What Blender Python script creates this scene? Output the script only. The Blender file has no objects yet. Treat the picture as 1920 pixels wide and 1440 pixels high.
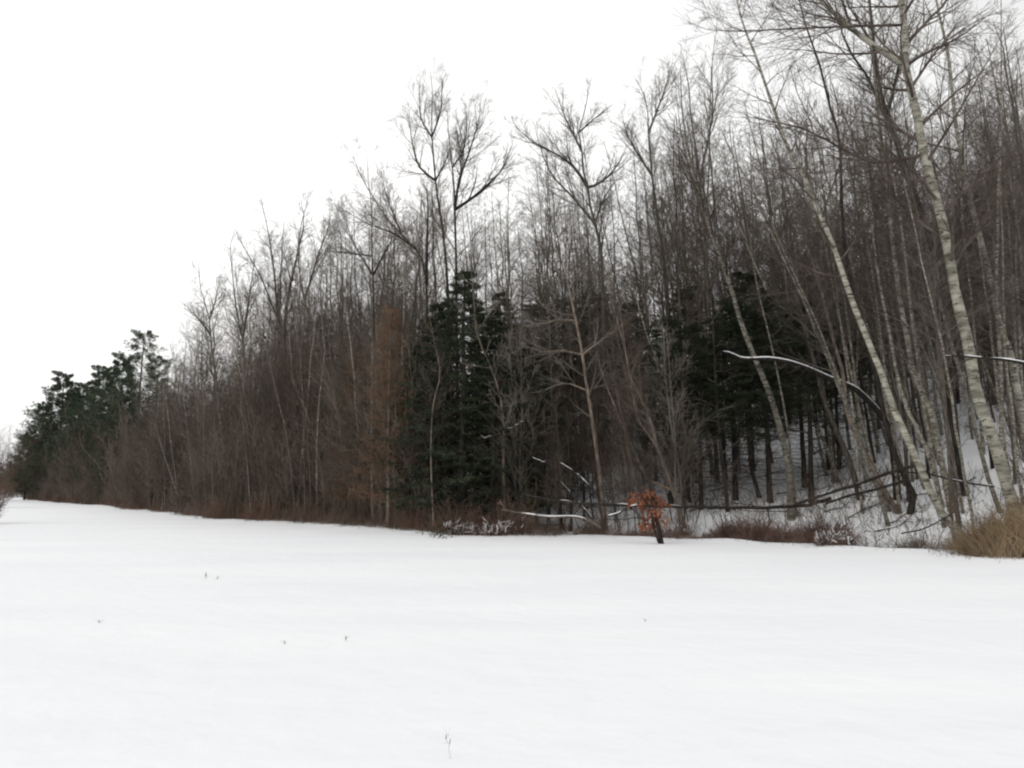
import bpy, math, random
import numpy as np
from mathutils import Vector

# ------------------------------------------------------------------ camera, sky, sun, exposure
SC = bpy.context.scene
COL = SC.collection
SC.cycles.use_denoising = True
SC.cycles.denoiser = 'OPENIMAGEDENOISE'
SC.cycles.denoising_input_passes = 'RGB_ALBEDO_NORMAL'
SC.cycles.pixel_filter_type = 'BLACKMAN_HARRIS'
SC.cycles.filter_width = 2.2
SC.cycles.max_bounces = 5
SC.cycles.diffuse_bounces = 3
SC.cycles.glossy_bounces = 1
SC.cycles.transmission_bounces = 1
SC.cycles.sample_clamp_indirect = 4.0

EYE = 1.6
FPX = 1500.0
PITCH = math.atan((922 - 720) / FPX)
cam_d = bpy.data.cameras.new('camera')
cam_d.sensor_width = 36.0
cam_d.lens = 36.0 * FPX / 1920.0
cam_d.clip_start = 0.05
cam_d.clip_end = 3000.0
cam = bpy.data.objects.new('camera', cam_d)
COL.objects.link(cam)
cam.location = (0, 0, EYE)
cam.rotation_euler = (math.pi / 2 + PITCH, 0, 0)
SC.camera = cam

SUN_EL, SUN_AZ = math.radians(28), math.radians(-125)     # azimuth measured from +Y towards +X
world = bpy.data.worlds.new("World")
SC.world = world
world.use_nodes = True
wn, wl = world.node_tree.nodes, world.node_tree.links
wn.clear()
w_out = wn.new('ShaderNodeOutputWorld')
w_bg = wn.new('ShaderNodeBackground')
w_sky = wn.new('ShaderNodeTexSky')
w_sky.sky_type = 'NISHITA'
w_sky.sun_disc = False
w_sky.sun_elevation = SUN_EL
w_sky.sun_rotation = SUN_AZ
w_sky.dust_density = 6.0
w_sky.air_density = 1.0
w_tc = wn.new('ShaderNodeTexCoord')
w_map = wn.new('ShaderNodeMapping')
w_map.inputs['Scale'].default_value = (1.0, 1.0, 2.6)
w_noise = wn.new('ShaderNodeTexNoise')
w_noise.inputs['Scale'].default_value = 1.7
w_noise.inputs['Detail'].default_value = 5.0
w_noise.inputs['Roughness'].default_value = 0.5
w_ramp = wn.new('ShaderNodeValToRGB')
w_ramp.color_ramp.elements[0].position = 0.36
w_ramp.color_ramp.elements[0].color = (10.55, 10.6, 10.5, 1)
w_ramp.color_ramp.elements[1].position = 0.60
w_ramp.color_ramp.elements[1].color = (12.5, 12.4, 12.2, 1)
# the cloud deck is a little thinner and duller towards the right-hand side of the view
w_dot = wn.new('ShaderNodeVectorMath'); w_dot.operation = 'DOT_PRODUCT'
w_dot.inputs[1].default_value = (0.62, 0.45, 0.64)
w_mr = wn.new('ShaderNodeMapRange')
w_mr.inputs['From Min'].default_value = 0.80
w_mr.inputs['From Max'].default_value = 1.0
w_mr.inputs['To Min'].default_value = 1.0
w_mr.inputs['To Max'].default_value = 0.68
w_mul = wn.new('ShaderNodeVectorMath'); w_mul.operation = 'SCALE'
w_mix = wn.new('ShaderNodeMix'); w_mix.data_type = 'RGBA'
w_mix.inputs['Factor'].default_value = 0.90
wl.new(w_tc.outputs['Generated'], w_map.inputs['Vector'])
wl.new(w_map.outputs['Vector'], w_noise.inputs['Vector'])
wl.new(w_noise.outputs['Fac'], w_ramp.inputs['Fac'])
wl.new(w_tc.outputs['Generated'], w_dot.inputs[0])
wl.new(w_dot.outputs['Value'], w_mr.inputs['Value'])
wl.new(w_ramp.outputs['Color'], w_mul.inputs[0])
wl.new(w_mr.outputs['Result'], w_mul.inputs['Scale'])
wl.new(w_sky.outputs['Color'], w_mix.inputs['A'])
wl.new(w_mul.outputs['Vector'], w_mix.inputs['B'])
wl.new(w_mix.outputs['Result'], w_bg.inputs['Color'])
w_bg.inputs['Strength'].default_value = 0.096
wl.new(w_bg.outputs['Background'], w_out.inputs['Surface'])

sun_d = bpy.data.lights.new('sun', 'SUN')
sun_d.energy = 0.5
sun_d.angle = math.radians(25)
sun_d.color = (1.0, 0.96, 0.9)
sun = bpy.data.objects.new('sun', sun_d)
COL.objects.link(sun)
_sd = Vector((math.sin(SUN_AZ) * math.cos(SUN_EL), math.cos(SUN_AZ) * math.cos(SUN_EL), math.sin(SUN_EL)))
sun.rotation_euler = _sd.to_track_quat('Z', 'Y').to_euler()

SC.view_settings.view_transform = 'Standard'
SC.view_settings.look = 'None'
SC.view_settings.exposure = 0.12
SC.view_settings.gamma = 1.0
SC.view_settings.use_curve_mapping = False

# ------------------------------------------------------------------ materials
def srgb(h):
    return tuple(((c / 255) / 12.92 if c / 255 <= 0.04045 else ((c / 255 + 0.055) / 1.055) ** 2.4) for c in h)

def mat(name, c1, c2, scale=(8, 8, 2), nscale=1.0, vary=0.25, rough=0.9, c3=None, third=(0.62, 0.70), bump=0.0, detail=4.0):
    """bark / twig / needle: two mottled colours, a per-tree difference in tone, and a third colour in patches"""
    m = bpy.data.materials.new(name); m.use_nodes = True
    n, l = m.node_tree.nodes, m.node_tree.links
    b = n['Principled BSDF']
    b.inputs['Roughness'].default_value = rough
    b.inputs['Specular IOR Level'].default_value = 0.15
    tc = n.new('ShaderNodeTexCoord'); mp = n.new('ShaderNodeMapping'); mp.inputs['Scale'].default_value = scale
    no = n.new('ShaderNodeTexNoise'); no.inputs['Scale'].default_value = nscale; no.inputs['Detail'].default_value = detail
    l.new(tc.outputs['Object'], mp.inputs['Vector']); l.new(mp.outputs['Vector'], no.inputs['Vector'])
    r = n.new('ShaderNodeValToRGB')
    r.color_ramp.elements[0].position = 0.38; r.color_ramp.elements[0].color = (*c1, 1)
    r.color_ramp.elements[1].position = 0.62; r.color_ramp.elements[1].color = (*c2, 1)
    l.new(no.outputs['Fac'], r.inputs['Fac'])
    src = r.outputs['Color']
    if c3 is not None:
        n2 = n.new('ShaderNodeTexNoise'); n2.inputs['Scale'].default_value = nscale * 2.3; n2.inputs['Detail'].default_value = 3
        l.new(mp.outputs['Vector'], n2.inputs['Vector'])
        mr = n.new('ShaderNodeMapRange'); mr.inputs['From Min'].default_value = third[0]; mr.inputs['From Max'].default_value = third[1]
        l.new(n2.outputs['Fac'], mr.inputs['Value'])
        mx = n.new('ShaderNodeMix'); mx.data_type = 'RGBA'; mx.inputs['B'].default_value = (*c3, 1)
        l.new(mr.outputs['Result'], mx.inputs['Factor']); l.new(src, mx.inputs['A'])
        src = mx.outputs['Result']
    if vary:
        oi = n.new('ShaderNodeObjectInfo')
        mr = n.new('ShaderNodeMapRange'); mr.inputs['To Min'].default_value = 1 - vary; mr.inputs['To Max'].default_value = 1 + vary
        l.new(oi.outputs['Random'], mr.inputs['Value'])
        sc_ = n.new('ShaderNodeVectorMath'); sc_.operation = 'SCALE'
        l.new(src, sc_.inputs[0]); l.new(mr.outputs['Result'], sc_.inputs['Scale'])
        src = sc_.outputs['Vector']
    l.new(src, b.inputs['Base Color'])
    if bump:
        bp = n.new('ShaderNodeBump'); bp.inputs['Strength'].default_value = bump; bp.inputs['Distance'].default_value = 0.02
        l.new(no.outputs['Fac'], bp.inputs['Height']); l.new(bp.outputs['Normal'], b.inputs['Normal'])
    return m

M = {}
M['grey_bark'] = mat('grey_bark', (.048, .041, .035), (.135, .120, .103), (14, 14, 2.5), vary=.35, bump=.5)
M['dark_bark'] = mat('dark_bark', (.014, .012, .011), (.045, .038, .033), (14, 14, 2.5), vary=.25, bump=.5)
M['pink_bark'] = mat('pink_bark', (.08, .062, .05), (.19, .155, .125), (10, 10, 3), vary=.2, bump=.3)
M['birch_bark'] = mat('birch_bark', (.16, .155, .125), (.36, .35, .295), (1.0, 1.0, 3.6), 1.6, vary=.12,
                      c3=(.07, .063, .052), third=(.55, .64), bump=.3)
M['thin_birch_bark'] = mat('thin_birch_bark', (.13, .12, .095), (.30, .285, .24), (2, 2, 6), 1.6, vary=.3,
                           c3=(.06, .05, .045), third=(.53, .60))
M['twig'] = mat('twig', (.068, .057, .049), (.140, .120, .102), (2, 2, 2), vary=.35)
M['birch_twig'] = mat('birch_twig', (.055, .042, .036), (.12, .10, .085), (2, 2, 2), vary=.2)
M['pale_twig'] = mat('pale_twig', (.13, .115, .095), (.26, .23, .19), (2, 2, 2), vary=.2)
M['thicket'] = mat('thicket', (.070, .055, .045), (.155, .125, .102), (.35, .35, .35), vary=.3)
M['thicket_grey'] = mat('thicket_grey', (.075, .066, .056), (.17, .15, .13), (.5, .5, .5), vary=.3)
M['thicket_olive'] = mat('thicket_olive', (.050, .048, .032), (.115, .108, .072), (.5, .5, .5), vary=.3)
M['larch'] = mat('larch', (.12, .068, .040), (.20, .122, .072), (.8, .8, .8), vary=.2)
M['needle'] = mat('needle', (.019, .027, .017), (.048, .060, .034), (1.5, 1.5, 1.5), vary=.3)
M['pine_needle'] = mat('pine_needle', (.026, .040, .025), (.062, .082, .048), (1.2, 1.2, 1.2), vary=.25)
M['bramble'] = mat('bramble', (.075, .046, .034), (.16, .105, .078), (.35, .35, .35), vary=0)
M['litter'] = mat('litter', (.05, .038, .030), (.12, .09, .07), (.5, .5, .5), vary=0)
M['tan_grass'] = mat('tan_grass', (.16, .115, .068), (.35, .26, .16), (.9, .9, .4), vary=0)
M['fern'] = mat('fern', (.075, .045, .036), (.17, .105, .082), (1, 1, 1), vary=0)
M['oak_leaf'] = mat('oak_leaf', (.15, .058, .034), (.29, .118, .068), (9, 9, 9), vary=0)
M['weed'] = mat('weed', (.2, .16, .12), (.36, .30, .24), (5, 5, 5), vary=0)

def snow_mat(name, bumpy):
    m = bpy.data.materials.new(name); m.use_nodes = True
    n, l = m.node_tree.nodes, m.node_tree.links
    b = n['Principled BSDF']
    b.inputs['Roughness'].default_value = 0.75
    b.inputs['Specular IOR Level'].default_value = 0.2
    tc = n.new('ShaderNodeTexCoord'); mp = n.new('ShaderNodeMapping'); mp.inputs['Scale'].default_value = (.22, .8, .6)
    no = n.new('ShaderNodeTexNoise'); no.inputs['Scale'].default_value = .5; no.inputs['Detail'].default_value = 5
    l.new(tc.outputs['Object'], mp.inputs['Vector']); l.new(mp.outputs['Vector'], no.inputs['Vector'])
    r = n.new('ShaderNodeValToRGB')
    r.color_ramp.elements[0].position = 0.35; r.color_ramp.elements[0].color = (.785, .798, .825, 1)
    r.color_ramp.elements[1].position = 0.65; r.color_ramp.elements[1].color = (.825, .836, .855, 1)
    l.new(no.outputs['Fac'], r.inputs['Fac']); l.new(r.outputs['Color'], b.inputs['Base Color'])
    n3 = n.new('ShaderNodeTexNoise'); n3.inputs['Scale'].default_value = 2.2; n3.inputs['Detail'].default_value = 6
    l.new(tc.outputs['Object'], n3.inputs['Vector'])
    bp = n.new('ShaderNodeBump'); bp.inputs['Strength'].default_value = bumpy; bp.inputs['Distance'].default_value = 0.05
    l.new(n3.outputs['Fac'], bp.inputs['Height']); l.new(bp.outputs['Normal'], b.inputs['Normal'])
    return m
M['snow'] = snow_mat('snow', .6)
M['snow_cap'] = snow_mat('snow_cap', .2)

# ------------------------------------------------------------------ numpy helpers
_tab = np.random.RandomState(5).rand(256, 256)
def vnoise(x, y):
    x = np.asarray(x, float); y = np.asarray(y, float)
    xi = np.floor(x).astype(int); yi = np.floor(y).astype(int)
    fx = x - xi; fy = y - yi
    fx = fx * fx * (3 - 2 * fx); fy = fy * fy * (3 - 2 * fy)
    a = _tab[xi & 255, yi & 255]; b = _tab[(xi + 1) & 255, yi & 255]
    c = _tab[xi & 255, (yi + 1) & 255]; d = _tab[(xi + 1) & 255, (yi + 1) & 255]
    return (a * (1 - fx) + b * fx) * (1 - fy) + (c * (1 - fx) + d * fx) * fy - 0.5

def sstep(a, b, x):
    t = np.clip((x - a) / (b - a), 0, 1)
    return t * t * (3 - 2 * t)

# the line where the field meets the woods, from beyond the right of the view to the far end of the field
EDGE = np.array([(140, -40), (60, -4), (25, 12), (15.5, 17), (12.2, 19), (10.9, 22), (9.6, 24), (5.6, 27.6), (1.8, 29.6), (-2.2, 30.4),
                 (-6.1, 35.3), (-11.7, 42.8), (-16.9, 46.5), (-23, 55.8), (-35, 72.7), (-47.5, 94), (-61, 110), (-91, 152),
                 (-124, 205), (-150, 232), (-250, 235), (-420, 150), (-700, 60)], float)
# fine scallops along the edge
def _dense_edge():
    out = []
    for a, b in zip(EDGE[:-1], EDGE[1:]):
        L = np.hypot(*(b - a)); k = max(1, int(L / 1.6)) if L < 90 else 12
        for i in range(k):
            out.append(a + (b - a) * i / k)
    out.append(EDGE[-1])
    P = np.array(out)
    T = np.gradient(P, axis=0); T /= np.linalg.norm(T, axis=1)[:, None]
    N = np.stack([T[:, 1], -T[:, 0]], 1)
    off = 2.0 * vnoise(P[:, 0] / 3.7, P[:, 1] / 3.7) + 1.2 * vnoise(P[:, 0] / 1.3 + 9, P[:, 1] / 1.3)
    return P + N * off[:, None]
EP = _dense_edge()
EA, EB = EP[:-1], EP[1:]
ED = EB - EA
EL2 = (ED ** 2).sum(1)

def sdist(x, y):
    """signed distance to the edge: positive inside the woods"""
    x = np.asarray(x, float).ravel(); y = np.asarray(y, float).ravel()
    best = np.full(x.shape, 1e18); sgn = np.zeros(x.shape)
    for (ax, ay), (dx, dy), l2 in zip(EA, ED, EL2):
        qx = x - ax; qy = y - ay
        t = np.clip((qx * dx + qy * dy) / l2, 0, 1)
        ex = qx - t * dx; ey = qy - t * dy
        d = ex * ex + ey * ey
        m = d < best
        best = np.where(m, d, best)
        sgn = np.where(m, np.sign(dy * qx - dx * qy), sgn)
    return np.sqrt(best) * sgn

def height_s(x, y, s):
    slope = 0.11 + 0.19 * sstep(-22, 6, x)
    sp = np.clip(s, 0, None)
    rise = slope * (np.sqrt(sp ** 2 + 16) - 4)
    rise = np.where(rise > 34, 34 + (rise - 34) * 0.1, rise)
    field = 0.10 * vnoise(x / 17 + 3, y / 13) + 0.045 * vnoise(x / 5.3, y / 3.7 + 7) + 0.03 * vnoise(x / 1.9, y / 1.1)
    near = sstep(0, 9, np.hypot(x, y))
    lip = 0.09 * np.exp(-((s + 0.2) / 0.8) ** 2) * (0.7 + 1.2 * vnoise(x / 1.4, y / 1.4))
    floor = sstep(0.0, 4, s) * (0.5 * vnoise(x / 4.1, y / 4.1 + 40) + 0.28 * vnoise(x / 1.3 + 11, y / 1.3) + .8 * vnoise(x / 13, y / 13))
    return rise + field * near + lip + floor

def height(x, y):
    x = np.asarray(x, float).ravel(); y = np.asarray(y, float).ravel()
    return height_s(x, y, sdist(x, y))

def ray(px, py):
    cx, cy = (px - 960) / FPX, (720 - py) / FPX
    c, s = math.cos(PITCH), math.sin(PITCH)
    return np.array([cx, c - cy * s, s + cy * c])

def at(px, py, Y):
    d = ray(px, py)
    return np.array([0, 0, EYE]) + d * (Y / d[1])

def hit(px, py):
    """where the ray of a pixel first meets the ground"""
    d = ray(px, py); d = d / d[1]
    Y = np.arange(3, 260, 0.2)
    z = height(d[0] * Y, Y)
    below = EYE + d[2] * Y < z
    i = int(np.argmax(below)) if below.any() else len(Y) - 1
    return np.array([d[0] * Y[i], Y[i], z[i]])

class Geo:
    def __init__(s):
        s.v, s.q, s.t, s.n = [], [], [], 0
    def add(s, v, q=None, t=None):
        v = np.asarray(v, np.float32).reshape(-1, 3)
        s.v.append(v)
        if q is not None and len(q): s.q.append(np.asarray(q).reshape(-1, 4) + s.n)
        if t is not None and len(t): s.t.append(np.asarray(t).reshape(-1, 3) + s.n)
        s.n += len(v)
        return s
    def mesh(s, name, material, smooth=True):
        me = bpy.data.meshes.new(name)
        v = np.concatenate(s.v) if s.v else np.zeros((0, 3), np.float32)
        q = np.concatenate(s.q) if s.q else np.zeros((0, 4), int)
        t = np.concatenate(s.t) if s.t else np.zeros((0, 3), int)
        me.vertices.add(len(v)); me.vertices.foreach_set('co', v.ravel())
        idx = np.concatenate([q.ravel(), t.ravel()]).astype(np.int32)
        me.loops.add(len(idx)); me.loops.foreach_set('vertex_index', idx)
        me.polygons.add(len(q) + len(t))
        st = np.concatenate([np.arange(len(q)) * 4, len(q) * 4 + np.arange(len(t)) * 3]).astype(np.int32)
        me.polygons.foreach_set('loop_start', st)
        me.polygons.foreach_set('use_smooth', np.full(len(q) + len(t), smooth))
        me.materials.append(material)
        me.update(calc_edges=True)
        return me

def unit(a):
    return a / np.maximum(np.linalg.norm(a, axis=-1, keepdims=True), 1e-9)

def tubes(g, P, R, m=3):
    """P (N,n,3) centre lines, R (N,n) radii: every line becomes a closed-looking tapered tube"""
    P = np.asarray(P, float); R = np.asarray(R, float)
    if P.ndim == 2: P = P[None]; R = R[None]
    N, n, _ = P.shape
    T = unit(np.gradient(P, axis=1))
    mean = np.abs(T.mean(1))
    ref = np.zeros((N, 3)); ref[np.arange(N), mean.argmin(1)] = 1
    U = unit(np.cross(T, ref[:, None, :])); V = np.cross(T, U)
    a = np.arange(m) * 2 * math.pi / m
    ring = U[:, :, None] * np.cos(a)[None, None, :, None] + V[:, :, None] * np.sin(a)[None, None, :, None]
    verts = P[:, :, None] + ring * R[:, :, None, None]
    base = (np.arange(N) * n * m)[:, None, None]
    i = np.arange(n - 1)[None, :, None] * m
    j = np.arange(m)[None, None, :]; j2 = (j + 1) % m
    q = np.stack([base + i + j, base + i + j2, base + i + m + j2, base + i + m + j], -1)
    g.add(verts.reshape(-1, 3), q.reshape(-1, 4))

def blades(g, P0, P1, w, rng):
    """thin flat needles / blades / leaves as kite-shaped quads"""
    N = len(P0)
    d = P1 - P0
    s = unit(np.cross(d, rng.normal(size=(N, 3)))) * (np.asarray(w).reshape(-1, 1) * .5)
    mid = P0 + d * .45
    v = np.stack([P0, mid + s, P1, mid - s], 1)
    g.add(v.reshape(-1, 3), np.arange(N * 4).reshape(N, 4))

def spawn(P, R, k, t0, t1, ang, lenf, n, up, wig, rfac, rtip, rng, angv=.15, flat=0.0, rmin=None):
    """k children on every parent line"""
    N, npt, _ = P.shape
    t = t0 + (t1 - t0) * (np.arange(k)[None, :] + rng.rand(N, k)) / k
    f = np.clip(t * (npt - 1), 0, npt - 1.001); i = f.astype(int); a = (f - i)[..., None]
    r = np.arange(N)[:, None]
    A, B = P[r, i], P[r, i + 1]
    pos = A * (1 - a) + B * a
    T = unit(B - A)
    rad = R[r, i] * (1 - a[..., 0]) + R[r, i + 1] * a[..., 0]
    plen = np.linalg.norm(np.diff(P, axis=1), axis=2).sum(1)[:, None]
    L = lenf(t, plen) * (0.7 + 0.6 * rng.rand(N, k))
    ref = np.zeros_like(T); ref[..., 2] = 1
    ref = np.where(np.abs(T[..., 2:3]) > .95, np.array([1., 0, 0]), ref)
    U = unit(np.cross(T, ref)); V = np.cross(U, T)
    az = np.arange(k)[None, :] * 2.39996 + rng.rand(N, 1) * 6.283 + rng.normal(0, .35, (N, k))
    if flat:
        side = np.where((np.arange(k)[None, :] + rng.randint(0, 2, (N, 1))) % 2 == 0, 0, math.pi)
        az = side + rng.normal(0, 1 - flat, (N, k))
    an = ang + rng.normal(0, angv, (N, k))
    d = np.cos(an)[..., None] * T + np.sin(an)[..., None] * (np.cos(az)[..., None] * U + np.sin(az)[..., None] * V)
    d = d.reshape(-1, 3); pos = pos.reshape(-1, 3); L = L.reshape(-1); rad = rad.reshape(-1)
    step = (L / (n - 1))[:, None]
    out = [pos]
    p = pos
    for _ in range(n - 1):
        p = p + d * step
        out.append(p)
        d = unit(d + np.array([0, 0, up]) + rng.normal(0, wig, d.shape))
    C = np.stack(out, 1)
    r0 = np.maximum(rad * rfac, rtip if rmin is None else rmin)
    CR = r0[:, None] + (rtip - r0)[:, None] * np.linspace(0, 1, n)[None, :] ** .8
    return C, CR

# ------------------------------------------------------------------ object helpers
def tag(o, label=None, cat=None, group=None, kind=None):
    if label: o['label'] = label
    if cat: o['category'] = cat
    if group: o['group'] = group
    if kind: o['kind'] = kind
    return o
def obj(name, me, parent=None, loc=None):
    o = bpy.data.objects.new(name, me); COL.objects.link(o)
    if parent is not None: o.parent = parent
    if loc is not None: o.location = loc
    return o
def empty(name, loc):
    o = bpy.data.objects.new(name, None); COL.objects.link(o)
    o.location = loc; o.empty_display_size = .3
    return o

# ------------------------------------------------------------------ tree growers (local space, base at the origin)
def straight_trunk(H, r0, rng, n=12, lean=(0, 0), wob=.012, rtop=.012, bury=.3):
    t = np.linspace(0, 1, n)
    w = np.cumsum(rng.normal(0, wob * H / n * 3, (n, 2)), 0); w -= w[0]
    P = np.stack([lean[0] * H * t ** 1.2 + w[:, 0], lean[1] * H * t ** 1.2 + w[:, 1], H * t], 1)
    P[0, 2] = -bury
    R = rtop + (r0 - rtop) * (1 - t) ** .85
    R[0] = r0 * 1.25
    return P, R

def hard_crown(P, R, rng, H, k1=16, t0=.38, spread=.27, ang=.75, up=.07, k2=6, k3=6, k4=3, tip=.0035, droop=0.0, g=None, wig=.065, l4=.6, extra=None):
    """limbs, branches and twigs of a bare broadleaved tree"""
    g = g or Geo()
    Ps, Rs = P[None], R[None]
    C1, R1 = spawn(Ps, Rs, k1, t0, .99, ang, lambda t, L: H * spread * np.clip(1.12 - t, .10, 1) ** .6, 8, up, wig * 1.3, .5, tip * 1.2, rng)
    if extra is not None:
        for eP, eR in extra:
            c, r = spawn(eP[None], eR[None], max(7, int(k1 * .8)), .12, .99, .52, lambda t, L: np.minimum(L * .5, H * .13) * np.clip(1.25 - t, .3, 1), 8, up, wig, .6, tip * 1.2, rng)
            C1 = np.concatenate([C1, c]); R1 = np.concatenate([R1, r])
    tubes(g, C1, R1, 4)
    C2, R2 = spawn(C1, R1, k2, .15, .97, .6, lambda t, L: L * .5 * np.clip(1.2 - t, .3, 1), 6, up * .7 - droop, wig, .6, tip, rng)
    C2, R2 = thin(C1, R1, C2, R2, k2, H * .13, rng)
    tubes(g, C2, R2, 3)
    C3, R3 = spawn(C2, R2, k3, .12, .95, .55, lambda t, L: np.maximum(L * .52, .3) * np.clip(1.3 - t, .5, 1), 4, up * .6 - droop, wig, .7, tip, rng)
    C3, R3 = thin(C2, R2, C3, R3, k3, H * .075, rng)
    tubes(g, C3, R3, 3)
    if k4:
        C4, R4 = spawn(C3, R3, k4, .1, .9, .48, lambda t, L: np.clip(L * l4, .2, .75), 3, up * .5 - droop * 1.5, wig, .8, tip * .8, rng)
        C4, R4 = thin(C3, R3, C4, R4, k4, H * .04, rng)
        tubes(g, C4, R4, 3)
    return g

def thin(PC, PR, C, CR, k, ref, rng):
    """short parents keep fewer of their k children, so twig tips do not bunch up"""
    pl = np.linalg.norm(np.diff(PC, axis=1), axis=2).sum(1)
    keep = rng.rand(len(C)) < np.clip(np.repeat(pl, k) / ref, .12, 1)
    return C[keep], CR[keep]

class Proto:
    """meshes shared by all copies of one kind of tree: (part name, mesh, [(sub-part name, mesh)])"""
    def __init__(s, name, cat, H, parts): s.name, s.cat, s.H, s.parts = name, cat, H, parts

def proto_bare(seed, H, r0, trunk_m, twig_m, cat='tree', name='bare_tree', lean=(0, 0), wob=.012, **kw):
    rng = np.random.RandomState(seed)
    P, R = straight_trunk(H, r0, rng, 14, lean, wob)
    gt = Geo(); tubes(gt, P, R, 8)
    gc = hard_crown(P, R, rng, H, **kw)
    return Proto(name, cat, H, [('trunk', gt.mesh('trunk', M[trunk_m])), ('crown', gc.mesh('crown', M[twig_m]))])

def proto_sapling(seed, H, r0, stems, twig_m, name='sapling'):
    """a small clump of thin upright stems with a haze of fine ascending twigs"""
    rng = np.random.RandomState(seed)
    gt, gc = Geo(), Geo()
    for s in range(stems):
        h = H * (1 if s == 0 else .55 + .4 * rng.rand())
        P, R = straight_trunk(h, r0 * (1 if s == 0 else .7), rng, 9, tuple(rng.normal(0, .09, 2)), .02, .005)
        P[:, :2] += rng.normal(0, .22, 2)
        tubes(gt, P, R, 5)
        C1, R1 = spawn(P[None], R[None], int(13 * h / 5), .12, .98, .62, lambda t, L: h * .26 * np.clip(1.15 - t, .15, 1), 6, .07, .09, .55, .0055, rng)
        tubes(gc, C1, R1, 3)
        C2, R2 = spawn(C1, R1, 6, .1, .97, .6, lambda t, L: np.maximum(L * .45, .2), 4, .04, .1, .7, .005, rng)
        tubes(gc, C2, R2, 3)
        C3, R3 = spawn(C2, R2, 4, .1, .97, .6, lambda t, L: np.clip(L * .5, .12, .45), 3, .02, .12, .8, .0045, rng)
        tubes(gc, C3, R3, 3)
    return Proto(name, 'sapling', H, [('stem', gt.mesh('stem', M[twig_m])), ('crown', gc.mesh('crown', M[twig_m]))])

def conifer_geo(seed, H, r0, t0, spread, k1, droop, blade=(.13, .034), k2=12, kb=12, power=.8, name='spruce', dead=True, tuft=False, up=.02, a1=1.45, bare_low=0.0):
    rng = np.random.RandomState(seed)
    P, R = straight_trunk(H, r0, rng, 14, wob=.006)
    gt = Geo(); tubes(gt, P, R, 8)
    gb, gn = Geo(), Geo()
    C1, R1 = spawn(P[None], R[None], k1, t0, .995, a1, lambda t, L: H * spread * np.clip(1.03 - (t - t0) / (1 - t0), .04, 1) ** power, 7, up, .05, .3, .006, rng, .12, rmin=.012)
    # uneven crown: some boughs are short
    f = 1 - .45 * rng.rand(len(C1)) ** 2
    C1 = C1[:, :1] + (C1 - C1[:, :1]) * f[:, None, None]
    if droop: C1[:, :, 2] -= droop * (np.linspace(0, 1, 7)[None] ** 1.6) * np.linalg.norm(C1[:, -1] - C1[:, 0], axis=1)[:, None]
    tubes(gb, C1, R1, 4)
    C2, R2 = spawn(C1, R1, k2, .25 if tuft else .12, 1.0, .85, lambda t, L: np.maximum(L * .38 * np.clip(1.2 - t, .3, 1), .16), 4, .14 if tuft else -.02, .08, .5, .004, rng, flat=.0 if tuft else .6)
    tubes(gb, C2, R2, 3)
    B, _ = spawn(C2, R2, kb, .25 if tuft else 0.0, 1.0, .8 if tuft else .95, lambda t, L: np.full(t.shape, blade[0]), 2, 0, 0, 1, .004, rng)
    blades(gn, B[:, 0], B[:, 1], np.full(len(B), blade[1]), rng)
    B, _ = spawn(C1, R1, kb, .3, 1.0, .95, lambda t, L: np.full(t.shape, blade[0]), 2, 0, 0, 1, .004, rng)
    blades(gn, B[:, 0], B[:, 1], np.full(len(B), blade[1]), rng)
    if dead and t0 > .12:     # bare dead twigs below the live crown
        D, DR = spawn(P[None], R[None], 34, .05, t0, 1.5, lambda t, L: H * spread * .6 + 0 * t, 5, -.03, .1, .2, .004, rng)
        tubes(gb, D, DR, 3)
        D2, DR2 = spawn(D, DR, 6, .2, .95, .8, lambda t, L: L * .35, 3, -.02, .1, .6, .004, rng)
        tubes(gb, D2, DR2, 3)
    return gt, gb, gn

def proto_conifer(name, seed, H, needle='needle', **kw):
    gt, gb, gn = conifer_geo(seed, H, **kw)
    return Proto(name, 'conifer', H, [('trunk', gt.mesh('trunk', M['dark_bark'])), ('bough', gb.mesh('bough', M['dark_bark'])),
                                      ('foliage', gn.mesh('foliage', M[needle], False))])

def proto_larch(seed, H, wide=.175):
    rng = np.random.RandomState(seed)
    P, R = straight_trunk(H, .11, rng, 12, wob=.006)
    gt = Geo(); tubes(gt, P, R, 7); g = Geo()
    C1, R1 = spawn(P[None], R[None], 85, .1, .99, 1.25, lambda t, L: H * wide * np.clip(1.1 - t, .1, 1) ** .6, 7, .05, .06, .3, .006, rng)
    tubes(g, C1, R1, 3)
    C2, R2 = spawn(C1, R1, 12, .1, 1., .9, lambda t, L: np.maximum(L * .35, .15), 4, -.03, .1, .6, .005, rng); tubes(g, C2, R2, 3)
    C3, R3 = spawn(C2, R2, 6, .1, 1., .9, lambda t, L: np.full(t.shape, .13), 2, -.03, .1, .8, .005, rng); tubes(g, C3, R3, 3)
    return Proto('larch', 'larch', H, [('trunk', gt.mesh('trunk', M['pink_bark'])), ('crown', g.mesh('crown', M['larch']))])

_used = {}
def plant(proto, x, y, H, rz, label, group, tilt=(0, 0), squash=1.0, z=None):
    """one more tree of a kind: a thing with its parts (copies share mesh data)"""
    if z is None: z = float(height([x], [y])[0]) - .05
    root = empty(proto.name, (x, y, z))
    tag(root, label, proto.cat, group)
    s = H / proto.H
    root.scale = (s * squash, s * squash, s)
    root.rotation_mode = 'ZXY'
    root.rotation_euler = (tilt[0], tilt[1], rz)
    for pn, me in proto.parts:
        obj(pn, me, root)
    return root

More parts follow.
